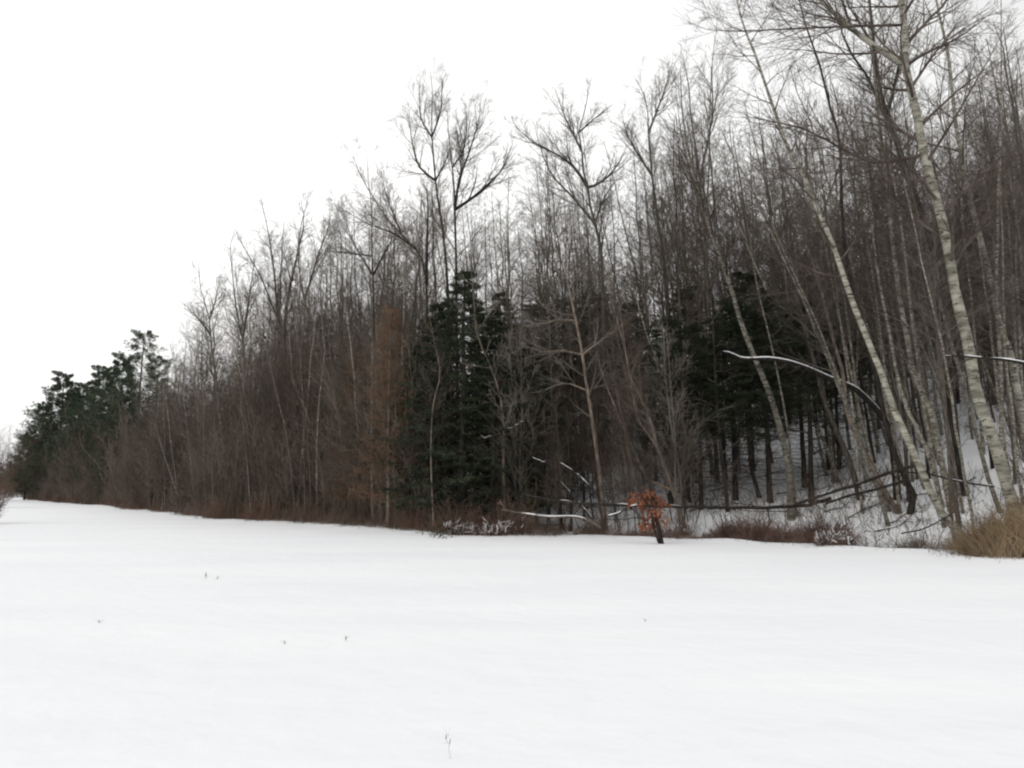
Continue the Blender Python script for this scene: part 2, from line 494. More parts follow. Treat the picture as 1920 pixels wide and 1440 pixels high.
# ------------------------------------------------------------------ the ground: one snow-covered sheet to the horizon
def build_ground():
    n = 780
    u = np.linspace(-1, 1, n)
    a = math.asinh(900 / 14.)
    xs = 14 * np.sinh(u * a)
    v = np.linspace(-math.asinh(120 / 14.), math.asinh(1300 / 14.), n)
    ys = 14 * np.sinh(v) + 6
    X, Y = np.meshgrid(xs, ys)
    Z = height(X.ravel(), Y.ravel())
    g = Geo()
    i, j = np.meshgrid(np.arange(n - 1), np.arange(n - 1))
    b = (j * n + i).ravel()
    g.add(np.stack([X.ravel(), Y.ravel(), Z], 1), np.stack([b, b + 1, b + n + 1, b + n], 1))
    o = obj('ground', g.mesh('ground', M['snow']))
    tag(o, 'snow covered field rising into a wooded bank', kind='structure')
build_ground()

# ------------------------------------------------------------------ the trees one can tell apart
def catmull(P, n):
    P = np.asarray(P, float)
    if len(P) == 2: P = np.array([P[0], (P[0] + P[1]) / 2, P[1]])
    Q = np.vstack([2 * P[0] - P[1], P, 2 * P[-1] - P[-2]])
    L = np.r_[0, np.cumsum(np.linalg.norm(np.diff(P, axis=0), axis=1))]
    t = np.linspace(0, L[-1] * .99999, n)
    i = np.clip(np.searchsorted(L, t, 'right') - 1, 0, len(P) - 2)
    f = ((t - L[i]) / (L[i + 1] - L[i]))[:, None]
    a, b, c, d = Q[i], Q[i + 1], Q[i + 2], Q[i + 3]
    return .5 * (2 * b + (c - a) * f + (2 * a - 5 * b + 4 * c - d) * f ** 2 + (3 * b - a - 3 * c + d) * f ** 3)

def key_tree(name, label, px, w, bark, twig, seed, Y=None, dY=0.0, limbs=(), cat='tree', group=None, crown=None, top=.06, n=22):
    rng = np.random.RandomState(seed)
    if Y is None:
        b = hit(*px[0]); Y = b[1]
    b = at(*px[0], Y); gz = float(height([b[0]], [b[1]])[0])
    pts = [at(x, y, Y + dY * i / max(1, len(px) - 1)) for i, (x, y) in enumerate(px)]
    if Y is not None and abs(pts[0][2] - gz) > .25:      # foot hidden in the photo: carry the trunk down to the ground
        p0, p1 = pts[0], pts[1]
        if pts[0][2] > gz:
            k = pts[0][2] - gz
            dirn = (p0 - p1) / max(1e-3, abs(p0[2] - p1[2]))
            q = p0 + dirn * k * np.array([.5, .5, 1]); pts = [q] + pts
    base = np.array([pts[0][0], pts[0][1], float(height([pts[0][0]], [pts[0][1]])[0])])
    pts[0] = base - np.array([0, 0, .25])
    L = catmull(pts, n) - base
    r0 = w * .84 / 2 / FPX * Y
    t = np.linspace(0, 1, n)
    R = r0 * (top + (1 - top) * (1 - t) ** .8) * (1 + rng.normal(0, .03, n)); R[0] *= 1.35; R[1] *= 1.08
    root = tag(empty(name, tuple(base)), label, cat, group)
    g = Geo(); tubes(g, L, R, 12)
    obj('trunk', g.mesh('trunk', M[bark]), root)
    extra = []
    for lp, lw in limbs:
        # the limb leaves the trunk at the trunk point nearest its first pixel
        s = at(*lp[0], Y) - base
        i0 = int(np.argmin(np.linalg.norm(L - s, axis=1)))
        off = rng.uniform(-.12, .12) * 1.0
        q = [L[i0]] + [at(x, y, Y + (j + 1) * off * 3) - base + (L[i0] - s) * max(0, 1 - (j + 1) / 2) for j, (x, y) in enumerate(lp[1:])]
        P = catmull(q, 9); r = lw / 2 / FPX * Y * (1 - .92 * np.linspace(0, 1, 9))
        gl = Geo(); tubes(gl, P, r, 7); obj('limb', gl.mesh('limb', M[twig if lw < 10 and 'birch' in bark else bark]), root)
        extra.append((P, r))
    kw = dict(k1=14, t0=.45, spread=.2, ang=.75, k2=6, k3=5, k4=3)
    kw.update(crown or {})
    H = float(L[-1][2])
    gc = hard_crown(L, R, rng, H, extra=extra or None, **kw)
    obj('crown', gc.mesh('crown', M[twig]), root)
    return root

BC = dict(droop=.04, spread=.2, ang=.85, up=.05, k1=28, k2=9, k3=8, k4=5, tip=.003, t0=.42)
# --- the birches and dark trunks at the right-hand end
key_tree('birch_tree', 'thickest white birch with black bark rings, leaning towards the field above the tan grass',
         [(1897, 935), (1885, 900), (1867, 838), (1843, 775), (1829, 727), (1813, 636), (1792, 552), (1780, 480), (1765, 408), (1748, 345), (1733, 292), (1722, 230), (1710, 175), (1696, 117), (1697, 60), (1690, 0), (1682, -110), (1668, -230), (1655, -340)],
         27, 'birch_bark', 'birch_twig', 1, Y=23.5, limbs=[
             ([(1697, 120), (1648, 89), (1601, 58), (1562, 19), (1539, 0), (1500, -75), (1460, -160)], 13),
             ([(1578, 45), (1492, 50), (1395, 58), (1329, 56), (1275, 36)], 6),
             ([(1706, 105), (1757, 35), (1776, 0), (1805, -80)], 8),
             ([(1712, 180), (1765, 95), (1830, 40), (1880, 20)], 6),
             ([(1735, 300), (1640, 311), (1550, 262), (1492, 236), (1414, 222), (1366, 200)], 8)],
         crown=dict(BC, k1=26, t0=.34, spread=.2, ang=.95), n=34, top=.3)
key_tree('birch_tree', 'slim white birch standing just beyond the thickest white birch, near the edge of view',
         [(1925, 820), (1905, 716), (1895, 664), (1878, 622), (1864, 560), (1850, 495), (1838, 447), (1815, 362), (1807, 311), (1792, 233), (1780, 117), (1764, 39), (1750, -30), (1730, -170)],
         17, 'birch_bark', 'birch_twig', 2, Y=27, crown=dict(BC, k1=20), n=26)
key_tree('birch_tree', 'pale birch leaning far over the field, its foot in the tan grass',
         [(1818, 1026), (1800, 1000), (1763, 959), (1728, 883), (1700, 820), (1676, 768), (1655, 706), (1628, 640), (1596, 560), (1562, 459), (1531, 389), (1508, 331), (1488, 303), (1461, 233), (1438, 167), (1414, 97), (1391, 39), (1370, -60), (1355, -130)],
         17.5, 'birch_bark', 'birch_twig', 3, dY=1.5, crown=dict(BC, k1=26, t0=.4, spread=.2, ang=.9), n=34)
key_tree('birch_tree', 'thin mottled birch with its foot behind the two dark forked trunks',
         [(1787, 959), (1763, 855), (1745, 770), (1714, 706), (1707, 664), (1687, 560), (1671, 428), (1666, 370), (1655, 280), (1640, 150), (1632, 40), (1625, -60)],
         15, 'thin_birch_bark', 'birch_twig', 4, crown=BC, n=24)
key_tree('birch_tree', 'narrow pale birch between the leaning birch and the mottled one',
         [(1740, 850), (1700, 765), (1683, 706), (1669, 629), (1655, 560), (1640, 470), (1632, 380), (1610, 260), (1600, 160)],
         10, 'thin_birch_bark', 'birch_twig', 5, Y=29, crown=BC)
key_tree('birch_tree', 'leaning slender birch crossing the snow-covered arching branch near its tip',
         [(1484, 977), (1481, 900), (1476, 860), (1457, 782), (1436, 720), (1408, 654), (1384, 588), (1368, 530), (1348, 478), (1335, 440), (1318, 390), (1295, 300), (1280, 215), (1276, 130)],
         16, 'thin_birch_bark', 'birch_twig', 6, crown=dict(BC, t0=.5, spread=.2), n=26)
key_tree('bare_tree', 'thick dark trunk standing straight in the snow just left of the tan grass',
         [(1805, 931), (1791, 838), (1780, 716), (1772, 620), (1757, 520), (1735, 430), (1703, 330), (1675, 249), (1652, 183), (1642, 117), (1636, 58), (1628, -20), (1618, -150)],
         24, 'dark_bark', 'twig', 7, limbs=[([(1675, 249), (1625, 140), (1590, 90), (1568, 20), (1560, -60)], 8), ([(1660, 200), (1688, 90), (1700, 10), (1706, -80)], 7)],
         crown=dict(k1=20, t0=.45, spread=.2, ang=.8, k2=6, k3=6, k4=3), n=26)
key_tree('bare_tree', 'dark crooked stem whose foot bends out of the snow by the arching branch',
         [(1704, 966), (1713, 928), (1694, 890), (1676, 850), (1655, 770), (1640, 690), (1600, 560), (1580, 420), (1574, 264), (1554, 194), (1539, 128), (1508, 39), (1490, -40), (1470, -120)],
         13, 'dark_bark', 'twig', 8, crown=dict(k1=20, t0=.5, spread=.2, k2=6, k3=5, k4=3), n=26)
key_tree('bare_tree', 'thin mossy stem leaning towards the field, left of the crooked dark stem',
         [(1690, 963), (1648, 900), (1607, 820), (1586, 768), (1582, 706), (1565, 647), (1544, 560), (1520, 478), (1504, 424), (1485, 377), (1460, 300), (1440, 240)],
         11, 'pink_bark', 'twig', 9, crown=dict(k1=16, t0=.5, spread=.18), n=22)
key_tree('bare_tree', 'short leaning brown trunk behind the fallen logs, left of the thin mossy stem',
         [(1617, 938), (1589, 855), (1551, 768), (1530, 690), (1505, 600), (1478, 490), (1440, 420), (1415, 360)],
         14, 'grey_bark', 'twig', 10, crown=dict(k1=14, t0=.5, spread=.18), n=20)
# --- pale slim trunks further up the bank on the right
far_slim = [
    ([(1560, 860), (1545, 740), (1530, 640), (1500, 540), (1480, 480), (1430, 400), (1400, 330)], 9, 'slim pale birch seen above the snow-covered branch, leaning towards the field'),
    ([(1640, 800), (1600, 640), (1592, 520), (1570, 380), (1560, 240)], 8, 'straight thin pale birch up the bank between the leaning birch and the arching branch'),
    ([(1745, 820), (1730, 640), (1722, 480), (1705, 330), (1700, 200)], 9, 'grey-white birch up the bank behind the thickest birch'),
    ([(1330, 830), (1312, 640), (1290, 520), (1262, 450), (1240, 380), (1225, 280)], 9, 'pale speckled birch above the dark hemlocks up the bank'),
    ([(1255, 700), (1240, 560), (1215, 430), (1208, 300)], 8, 'thin white-stemmed birch high on the bank over the oak sapling'),
    ([(1905, 800), (1896, 600), (1890, 430), (1880, 300), (1870, 180)], 9, 'thin grey birch near the right edge, beyond the slim white birch'),
    ([(1672, 800), (1655, 660), (1640, 540), (1622, 430), (1610, 330), (1600, 230)], 7, 'thin pale birch close beside the mottled one, a little to its left'),
    ([(1600, 780), (1588, 690), (1575, 600), (1566, 520), (1555, 430), (1548, 330)], 6, 'very thin pale birch over the shoulder of the arching branch'),
    ([(1480, 830), (1462, 720), (1440, 620), (1418, 530), (1405, 440), (1380, 330)], 6, 'thin grey birch over the middle of the arching branch'),
    ([(1705, 820), (1694, 690), (1672, 570), (1660, 470), (1645, 380), (1630, 250)], 6, 'thin spotted birch directly behind the mottled one'),
    ([(1845, 860), (1832, 700), (1822, 570), (1806, 430), (1800, 330), (1790, 200)], 7, 'thin grey birch close behind the thickest birch on its right side'),
]
for i, (px, w, lab) in enumerate(far_slim):
    key_tree('birch_tree', lab, px, w, 'thin_birch_bark', 'twig', 30 + i, Y=35 + 2.5 * i if i < 6 else 29 + 1.1 * i - 6, crown=dict(BC, t0=.5, k1=16, k2=6, k3=5, k4=3), n=16)
# --- the centre
key_tree('bare_tree', 'pinkish grey tree with spreading pale branches beside the snowy fallen log',
         [(1135, 994), (1132, 960), (1125, 897), (1115, 820), (1101, 727), (1087, 636), (1073, 570), (1060, 505), (1062, 450), (1066, 380)],
         11, 'pink_bark', 'thicket_grey', 11, limbs=[
             ([(1097, 650), (1130, 630), (1160, 615), (1201, 581)], 5),
             ([(1090, 655), (1050, 652), (1020, 660), (980, 648), (950, 620)], 5),
             ([(1105, 720), (1060, 712), (1010, 735), (975, 735)], 4),
             ([(1108, 720), (1140, 715), (1190, 726)], 4),
             ([(1078, 600), (1040, 600), (1005, 610), (985, 585)], 4),
             ([(1065, 530), (1100, 500), (1120, 480)], 4)],
         crown=dict(k1=16, t0=.3, spread=.17, ang=1.0, up=.05, k2=5, k3=5, k4=3, tip=.0042), n=20)
key_tree('bare_tree', 'crooked brown twin stem leaning over the orange-leaved sapling',
         [(1288, 992), (1264, 928), (1243, 865), (1226, 827), (1201, 796), (1187, 741), (1180, 699), (1168, 640), (1150, 570), (1140, 500)],
         9, 'pink_bark', 'thicket', 12, limbs=[([(1226, 827), (1212, 768), (1184, 713), (1174, 664), (1160, 560)], 6), ([(1262, 920), (1215, 900), (1167, 796), (1139, 727), (1121, 671), (1112, 600)], 7)],
         crown=dict(k1=24, t0=.3, spread=.2, ang=.6, tip=.005), n=20)
key_tree('bare_tree', 'pale lichen-grey stem in front of the dark spruces, left of the snowy dead branches',
         [(948, 985), (944, 880), (944, 786), (934, 727), (913, 671), (898, 640), (891, 595), (885, 520), (880, 470)],
         8, 'pink_bark', 'pale_twig', 13, Y=31.5, crown=dict(k1=18, t0=.35, spread=.18, ang=1.0, k3=5, k4=3, tip=.005), n=18)
key_tree('bare_tree', 'thin twisted grey stem before the dark spruces, at the left of the brush heap',
         [(815, 990), (808, 860), (812, 760), (825, 700), (810, 620), (800, 560)],
         4.5, 'pink_bark', 'thicket', 14, Y=31.5, crown=dict(k1=20, t0=.3, spread=.18, ang=.9, tip=.005), n=18)
# --- the tall bare crowns against the sky
W = dict(k2=9, k3=9, k4=6, up=.06, ang=.55, tip=.0037)
key_tree('bare_tree', 'tall dark bare tree with a forked open crown, directly above the dark spruces',
         [(862, 990), (858, 800), (856, 600), (855, 480), (853, 410), (851, 343), (845, 291), (840, 239), (838, 200)],
         11, 'dark_bark', 'twig', 15, Y=36, limbs=[
             ([(853, 410), (862, 340), (872, 308), (889, 256), (899, 221), (902, 180)], 6),
             ([(854, 412), (880, 385), (899, 360), (938, 322), (951, 295), (962, 268)], 7),
             ([(852, 330), (870, 290), (875, 240), (872, 190)], 4)], crown=dict(W, k1=16, t0=.5, spread=.2), n=20)
key_tree('bare_tree', 'tallest bare tree left of centre, its narrow crown tip highest above the spruces',
         [(846, 990), (843, 800), (840, 560), (832, 447), (819, 360), (814, 308), (809, 239), (811, 169), (807, 133)],
         11, 'dark_bark', 'twig', 16, Y=37, limbs=[
             ([(816, 333), (785, 308), (771, 256), (767, 204)], 5),
             ([(816, 330), (838, 290), (846, 262)], 4), ([(812, 260), (790, 220), (787, 150)], 4), ([(811, 250), (828, 200), (828, 150)], 4)],
         crown=dict(W, k1=16, t0=.55, spread=.17), n=20)
key_tree('bare_tree', 'bare tree whose long limbs sweep out to the left above the rusty larch',
         [(800, 985), (800, 700), (799, 524), (779, 466), (740, 427), (701, 373), (672, 320), (660, 285)],
         9, 'dark_bark', 'twig', 17, Y=38, limbs=[
             ([(797, 520), (800, 430), (802, 370), (790, 330)], 7), ([(782, 470), (740, 440), (690, 420), (655, 400), (620, 380)], 4),
             ([(745, 430), (720, 360), (715, 320)], 4)], crown=dict(W, k1=16, t0=.55, spread=.17), n=20)
key_tree('bare_tree', 'slender upright bare tree rising directly behind the rusty larch',
         [(705, 960), (703, 750), (701, 592), (697, 441), (697, 393), (690, 330), (688, 280)],
         7, 'dark_bark', 'twig', 18, Y=42, limbs=[([(698, 470), (650, 470), (605, 470)], 3), ([(699, 500), (660, 440), (640, 380)], 4), ([(700, 520), (735, 450), (760, 400)], 4)],
         crown=dict(W, k1=16, t0=.5, spread=.17), n=20)
key_tree('bare_tree', 'broad round-crowned bare tree against the sky right of centre',
         [(1135, 960), (1133, 700), (1130, 520), (1123, 447), (1108, 395), (1104, 357), (1095, 336), (1092, 291), (1085, 239), (1099, 204), (1103, 150)],
         12, 'grey_bark', 'twig', 19, Y=40, limbs=[
             ([(1104, 357), (1080, 320), (1052, 294), (1000, 267), (965, 235)], 7),
             ([(1105, 360), (1115, 353), (1142, 329), (1167, 294), (1175, 270)], 6),
             ([(1118, 430), (1075, 375), (1030, 320), (1002, 240)], 6), ([(1090, 300), (1060, 230), (1040, 165)], 5),
             ([(1088, 260), (1120, 225), (1150, 195)], 4), ([(1112, 410), (1135, 360), (1165, 330)], 5)], crown=dict(W, k1=16, t0=.5, spread=.18), n=22)
key_tree('bare_tree', 'straight brown-barked bare tree with a fine brushy crown right of the round-crowned one',
         [(1262, 900), (1255, 650), (1243, 482), (1233, 412), (1222, 326), (1215, 239), (1212, 187), (1187, 142)],
         11, 'grey_bark', 'twig', 20, Y=39, limbs=[([(1222, 326), (1180, 260), (1165, 210)], 5), ([(1218, 260), (1245, 180), (1262, 110)], 5)],
         crown=dict(W, k1=22, t0=.42, spread=.18), n=20)
key_tree('bare_tree', 'dense dark bare tree with many upright limbs, between the brushy crown and the big birch',
         [(1345, 900), (1335, 700), (1328, 560), (1322, 440), (1310, 320), (1296, 220), (1290, 150), (1276, 90)],
         10, 'grey_bark', 'twig', 21, Y=37, limbs=[([(1318, 400), (1280, 260), (1265, 150)], 5), ([(1312, 330), (1335, 220), (1335, 120), (1345, 40)], 5)],
         crown=dict(W, k1=22, t0=.42, spread=.18), n=20)
key_tree('bare_tree', 'bare tree opening in a wide vee above the brown thicket, left of two similar ones',
         [(536, 960), (535, 800), (534, 636), (512, 578), (487, 514), (458, 466), (439, 427)],
         9, 'grey_bark', 'twig', 22, Y=52, limbs=[([(534, 640), (541, 563), (560, 466), (570, 417), (563, 370)], 7), ([(520, 600), (512, 500), (500, 420), (488, 370)], 5)],
         crown=dict(W, k1=18, t0=.5, spread=.16), n=18)
key_tree('bare_tree', 'upright bare tree on the right of the vee-shaped one above the brown thicket',
         [(585, 965), (583, 750), (580, 592), (568, 553), (560, 490), (563, 430), (580, 360)],
         8, 'grey_bark', 'twig', 23, Y=50, limbs=[([(575, 575), (600, 480), (615, 430), (620, 390)], 5)], crown=dict(W, k1=18, t0=.5, spread=.16), n=18)
key_tree('bare_tree', 'narrow bare tree on the left of the vee-shaped one above the brown thicket',
         [(462, 950), (460, 800), (458, 660), (444, 587), (436, 514), (432, 460), (440, 430)],
         8, 'grey_bark', 'twig', 24, Y=56, limbs=[([(455, 640), (470, 540), (478, 480)], 5)], crown=dict(W, k1=18, t0=.5, spread=.15), n=18)
key_tree('birch_tree', 'long white stem with a bare crown standing alone above the thicket near the open pine',
         [(424, 955), (420, 876), (414, 810), (410, 768), (404, 700), (396, 647), (392, 595), (376, 540), (372, 490)],
         8, 'thin_birch_bark', 'twig', 25, Y=53, limbs=[([(394, 630), (372, 600), (345, 570)], 4), ([(392, 600), (405, 560), (412, 520)], 4)], crown=dict(W, k1=18, t0=.5, spread=.15), n=18)
# white stems showing in the thicket on the left
stems = [([(340, 945), (337, 935), (312, 865), (288, 786)], 6, 58, 'pale leaning stem crossing the brown thicket below the open pine'),
         ([(330, 900), (321, 834), (312, 754), (300, 700)], 5, 63, 'short white stem high in the thicket just behind the leaning one'),
         ([(366, 940), (358, 865), (344, 744), (336, 690)], 5, 57, 'pale upright stem in the thicket beside the long white stem'),
         ([(552, 940), (538, 820), (521, 748), (504, 675), (490, 640)], 6, 45, 'pale birch stem leaning left above the small dark spruces'),
         ([(572, 950), (570, 850), (568, 748), (560, 636), (552, 600)], 6, 46, 'upright pale birch stem right of the leaning stem in the thicket'),
         ([(596, 970), (594, 855), (599, 748), (609, 660), (602, 592), (606, 540)], 6, 43, 'wavy white birch stem just left of the rusty larch'),
         ([(420, 960), (419, 874), (410, 757), (400, 685), (395, 640)], 5, 50, 'thin white stem tight beside the long white stem'),
         ([(470, 960), (462, 850), (452, 760), (446, 690)], 5, 50, 'faint pale stem in the thicket under the narrow bare tree')]
def front_depth(px, s0=.9):
    Y = np.arange(18, 200, .25); s = sdist((px - 960) / FPX * Y, Y)
    return float(Y[int(np.argmax(s > s0))])
for i, (px, w, Y, lab) in enumerate(stems):
    Y = front_depth(px[0][0])
    key_tree('birch_tree', lab, px, w * .8, 'thin_birch_bark', 'thicket', 50 + i, Y=Y, crown=dict(k1=14, t0=.35, spread=.14, k2=5, k3=4, k4=3), n=12)
key_tree('bare_tree', 'white forked stem shaped like a Y low in the far thicket',
         [(203, 940), (200, 925), (187, 883), (180, 866), (156, 841), (148, 815)], 3, 'thin_birch_bark', 'thicket', 60,
         Y=99, limbs=[([(187, 883), (187, 855), (191, 831), (189, 800)], 2.5)], crown=dict(k1=8, t0=.4, spread=.12, k2=4, k3=3, k4=0), n=12)

# the rusty larch left of centre, and its smaller neighbour
gL = proto_larch(70, 10.)
bL = at(728, 985, 34.8)
plant(gL, bL[0], 34.8, 9.6, 1.0, 'rust brown larch with fine feathery twigs at the front of the thicket', None)
bL = at(662, 975, 40.)
plant(gL, bL[0], 40., 8.6, 3.0, 'smaller brown larch standing just left of the rusty one', None)

# ------------------------------------------------------------------ the young oak that kept its leaves
def oak_sapling():
    Y = hit(1243, 1020)[1]
    rng = np.random.RandomState(80)
    base = at(1243, 1020, Y); base[2] = float(height([base[0]], [base[1]])[0])
    root = tag(empty('oak_sapling', tuple(base)), 'small oak sapling with orange-brown dead leaves, alone in the snow before the woods', 'sapling')
    stems = [([(1243, 1020), (1231, 970), (1222, 935), (1215, 893), (1200, 850), (1190, 800)], 9), ([(1240, 1018), (1226, 990), (1221, 960), (1203, 930), (1190, 905)], 5)]
    ext = []
    for px, w in stems:
        q = [at(x, y, Y + .05 * i) - base for i, (x, y) in enumerate(px)]; q[0][2] = -.2
        P = catmull(q, 12); R = w / 2 / FPX * Y * (1 - .8 * np.linspace(0, 1, 12))
        g = Geo(); tubes(g, P, R, 8); obj('stem', g.mesh('stem', M['dark_bark']), root); ext.append((P, R))
    gt, gl = Geo(), Geo()
    for P, R in ext:
        C1, R1 = spawn(P[None], R[None], 13, .22, .95, 1.15, lambda t, L: .42 + 0 * t, 6, .0, .12, .5, .004, rng)
        C1 = C1; tubes(gt, C1, R1, 4)
        C2, R2 = spawn(C1, R1, 5, .2, 1, .8, lambda t, L: L * .45, 4, 0, .12, .6, .003, rng); tubes(gt, C2, R2, 3)
        for C, RR, k in ((C2, R2, 8), (C1, R1, 6)):
            B, _ = spawn(C, RR, k, .25, 1, 1.0, lambda t, L: .13 + 0 * t, 2, 0, 0, 1, .003, rng)
            B[:, 1, 2] -= .05
            keep = (B[:, 0, 2] < 1.75) & (B[:, 0, 2] > .4) & (rng.rand(len(B)) < .8)
            blades(gl, B[keep, 0], B[keep, 1], np.full(keep.sum(), .075), rng)
    obj('twigs', gt.mesh('twigs', M['dark_bark']), root)
    obj('foliage', gl.mesh('foliage', M['oak_leaf'], False), root)
oak_sapling()

# ------------------------------------------------------------------ branches bent down or fallen, with snow on them
def branch_thing(name, label, cat, pts, r0, r1, bark, snow=0.0, seed=1, twigs=0, n=24, twig_m='dark_bark', tl=.35, jit=.0, patchy=True, patch_cut=0.):
    """pts are world points; the snow lies along the upper side as a part of its own"""
    rng = np.random.RandomState(seed)
    P = catmull(np.array(pts), n); P = P + rng.normal(0, jit, P.shape)
    base = P[0].copy(); L = P - base
    R = r0 + (r1 - r0) * np.linspace(0, 1, n)
    root = tag(empty(name, tuple(base)), label, cat)
    g = Geo(); tubes(g, L, R, 8); obj('branch', g.mesh('branch', M[bark]), root)
    if snow:
        S = L + np.array([0, 0, 1.]) * (R * .8 + snow * .1)[:, None]
        f = .75 + .5 * np.abs(vnoise(np.arange(n) * .7 + seed, np.zeros(n)) + .3)
        SR = np.minimum(R * .5, .02) + snow * .3
        SR = SR * f; SR[0] *= .3; SR[-1] *= .3
        if patchy:
            SR = SR * np.clip((vnoise(np.arange(n) * .37 + seed * 3, np.zeros(n) + .5) + .12 - patch_cut) * 6, 0, 1); SR = np.maximum(SR, .002); S[:, 2] -= (SR < .003) * .5 * R
        g = Geo(); tubes(g, S, SR, 8); obj('snow', g.mesh('snow', M['snow_cap']), root)
    if twigs:
        C, RR = spawn(L[None], R[None], twigs, .1, .98, 1.0, lambda t, LL: tl + 0 * t, 6, .02, .15, .4, .006, rng)
        g = Geo(); tubes(g, C, RR, 4)
        C2, R2 = spawn(C, RR, 4, .3, .95, .7, lambda t, LL: LL * .4, 4, .02, .15, .6, .005, rng); tubes(g, C2, R2, 3)
        obj('twigs', g.mesh('twigs', M[twig_m]), root)
    return root

def pxs(l, Y, dY=0.):
    return [at(x, y, Y + dY * i / (len(l) - 1)) for i, (x, y) in enumerate(l)]
Yk = hit(1683, 938)[1]
root = key_tree('bent_tree', 'dark bent tree arching low over the bank, snow along its curved stem',
         [(1683, 938), (1676, 855), (1664, 800), (1652, 779), (1624, 748), (1600, 728), (1555, 710), (1520, 694), (1485, 681), (1443, 673), (1394, 673), (1370, 663), (1356, 660)],
         17, 'dark_bark', 'twig', 40, dY=-2.0, top=.25, n=40, crown=dict(k1=5, t0=.35, spread=.16, k2=3, k3=2, k4=0, tip=.003))
def snow_on(root, i0=11, thick=.05):
    tr = [c for c in root.children if c.name.startswith('trunk')][0]
    co = np.array([v.co[:] for v in tr.data.vertices]).reshape(-1, 12, 3)
    C = co.mean(1); R = np.linalg.norm(co[:, 0] - C, axis=1)
    C, R = C[i0:], R[i0:]
    n = len(C)
    S = C + np.array([0, 0, 1]) * (R * .9)[:, None]
    SR = (R * .5 + thick * .3) * (.85 + .4 * np.abs(vnoise(np.arange(n) * .6, np.zeros(n))))
    SR[:3] *= [.25, .5, .75]; SR[-1] *= .4
    g = Geo(); tubes(g, S, SR, 8); obj('snow', g.mesh('snow', M['snow_cap']), root)
snow_on(root)
branch_thing('broken_branch', 'level snow-laden branch lodged across the thickest white birch', 'branch',
             pxs([(1772, 668), (1800, 667), (1839, 671), (1880, 674), (1925, 682), (1990, 694)], 22.6, -.8), .02, .055, 'dark_bark', .04, 41, 5)
branch_thing('fallen_log', 'long dark log lying level across the foot of the bank behind the oak sapling', 'log',
             pxs([(985, 928), (1040, 938), (1097, 944), (1236, 949), (1330, 951), (1408, 952), (1512, 947), (1560, 934)], 29.5, -2.0), .045, .06, 'dark_bark', .012, 42, 16, tl=.6, jit=.012, patch_cut=.22, n=40)
branch_thing('fallen_log', 'slanting dark log rising to the right behind the leaning brown trunk', 'log',
             pxs([(1492, 945), (1565, 921), (1617, 905), (1672, 885), (1720, 872)], 27.5, 1.5), .05, .06, 'dark_bark', .012, 43, 12, tl=.7, patch_cut=.2)
branch_thing('fallen_log', 'second slanting log just in front of the first behind the leaning brown trunk', 'log',
             pxs([(1548, 944), (1590, 930), (1640, 918), (1700, 900)], 26.5, .8), .045, .04, 'dark_bark', 0.012, 44, 10, tl=.7, patch_cut=.2)
branch_thing('fallen_branch', 'low dark branch in the snow between the crooked stem and the thickest birch', 'branch',
             pxs([(1700, 885), (1745, 890), (1791, 901), (1830, 908), (1864, 912)], 25.5, .6), .03, .03, 'dark_bark', .012, 45, 8, tl=.5)
branch_thing('fallen_branch', 'thin dark branch half buried in snow at the foot of the leaning birch', 'branch',
             pxs([(1690, 1000), (1730, 992), (1765, 975), (1790, 960)], 23.0, .6), .02, .02, 'dark_bark', .0, 46, 8, tl=.4)
branch_thing('fallen_branch', 'bare curved branch covered with snow at the edge of the field below the spruces', 'branch',
             pxs([(1127, 990), (1105, 976), (1073, 969), (1028, 969), (976, 962), (940, 955)], 28.8, .8), .045, .02, 'pink_bark', .045, 47, 6, twig_m='pale_twig')
branch_thing('fallen_branch', 'short snowy branch pointing from the pinkish tree to the orange-leaved sapling', 'branch',
             pxs([(1140, 968), (1160, 962), (1177, 952), (1196, 946)], 27.5, .3), .03, .02, 'dark_bark', .04, 48, 4)
branch_thing('dead_pole', 'slanting dead pole with snow on its upper side, left of the pinkish tree', 'dead tree',
             pxs([(1050, 868), (1075, 884), (1097, 904), (1125, 934)], 30.0, -.8), .03, .05, 'dark_bark', .008, 49, 8, patch_cut=-.25)
branch_thing('dead_pole', 'second slanting dead pole, below and left of the snowy one', 'dead tree',
             pxs([(1046, 898), (1070, 925), (1093, 952), (1112, 975)], 29.8, -.6), .03, .04, 'dark_bark', .008, 50, 8, patch_cut=-.25)
branch_thing('dead_pole', 'dead top reaching across the dark spruces with broken lines of snow', 'dead tree',
             pxs([(966, 815), (983, 836), (997, 856), (1020, 866), (1040, 862)], 30.0, -.4), .025, .02, 'dark_bark', .004, 51, 14, tl=.9, patch_cut=.02, jit=.035, n=18)
branch_thing('dead_pole', 'short upturned dead limb with a white tip in front of the spruces', 'dead tree',
             pxs([(948, 806), (968, 798), (980, 790), (988, 782)], 30.0, -.2), .02, .015, 'dark_bark', .002, 52, 6, patch_cut=-.05, jit=.025, n=10)
branch_thing('dead_pole', 'flat snowy dead limb low in front of the dark spruces', 'dead tree',
             pxs([(898, 821), (912, 819), (925, 818), (950, 812)], 30.4, -.2), .02, .015, 'dark_bark', .002, 53, 8, patch_cut=-.05, jit=.025, n=10)
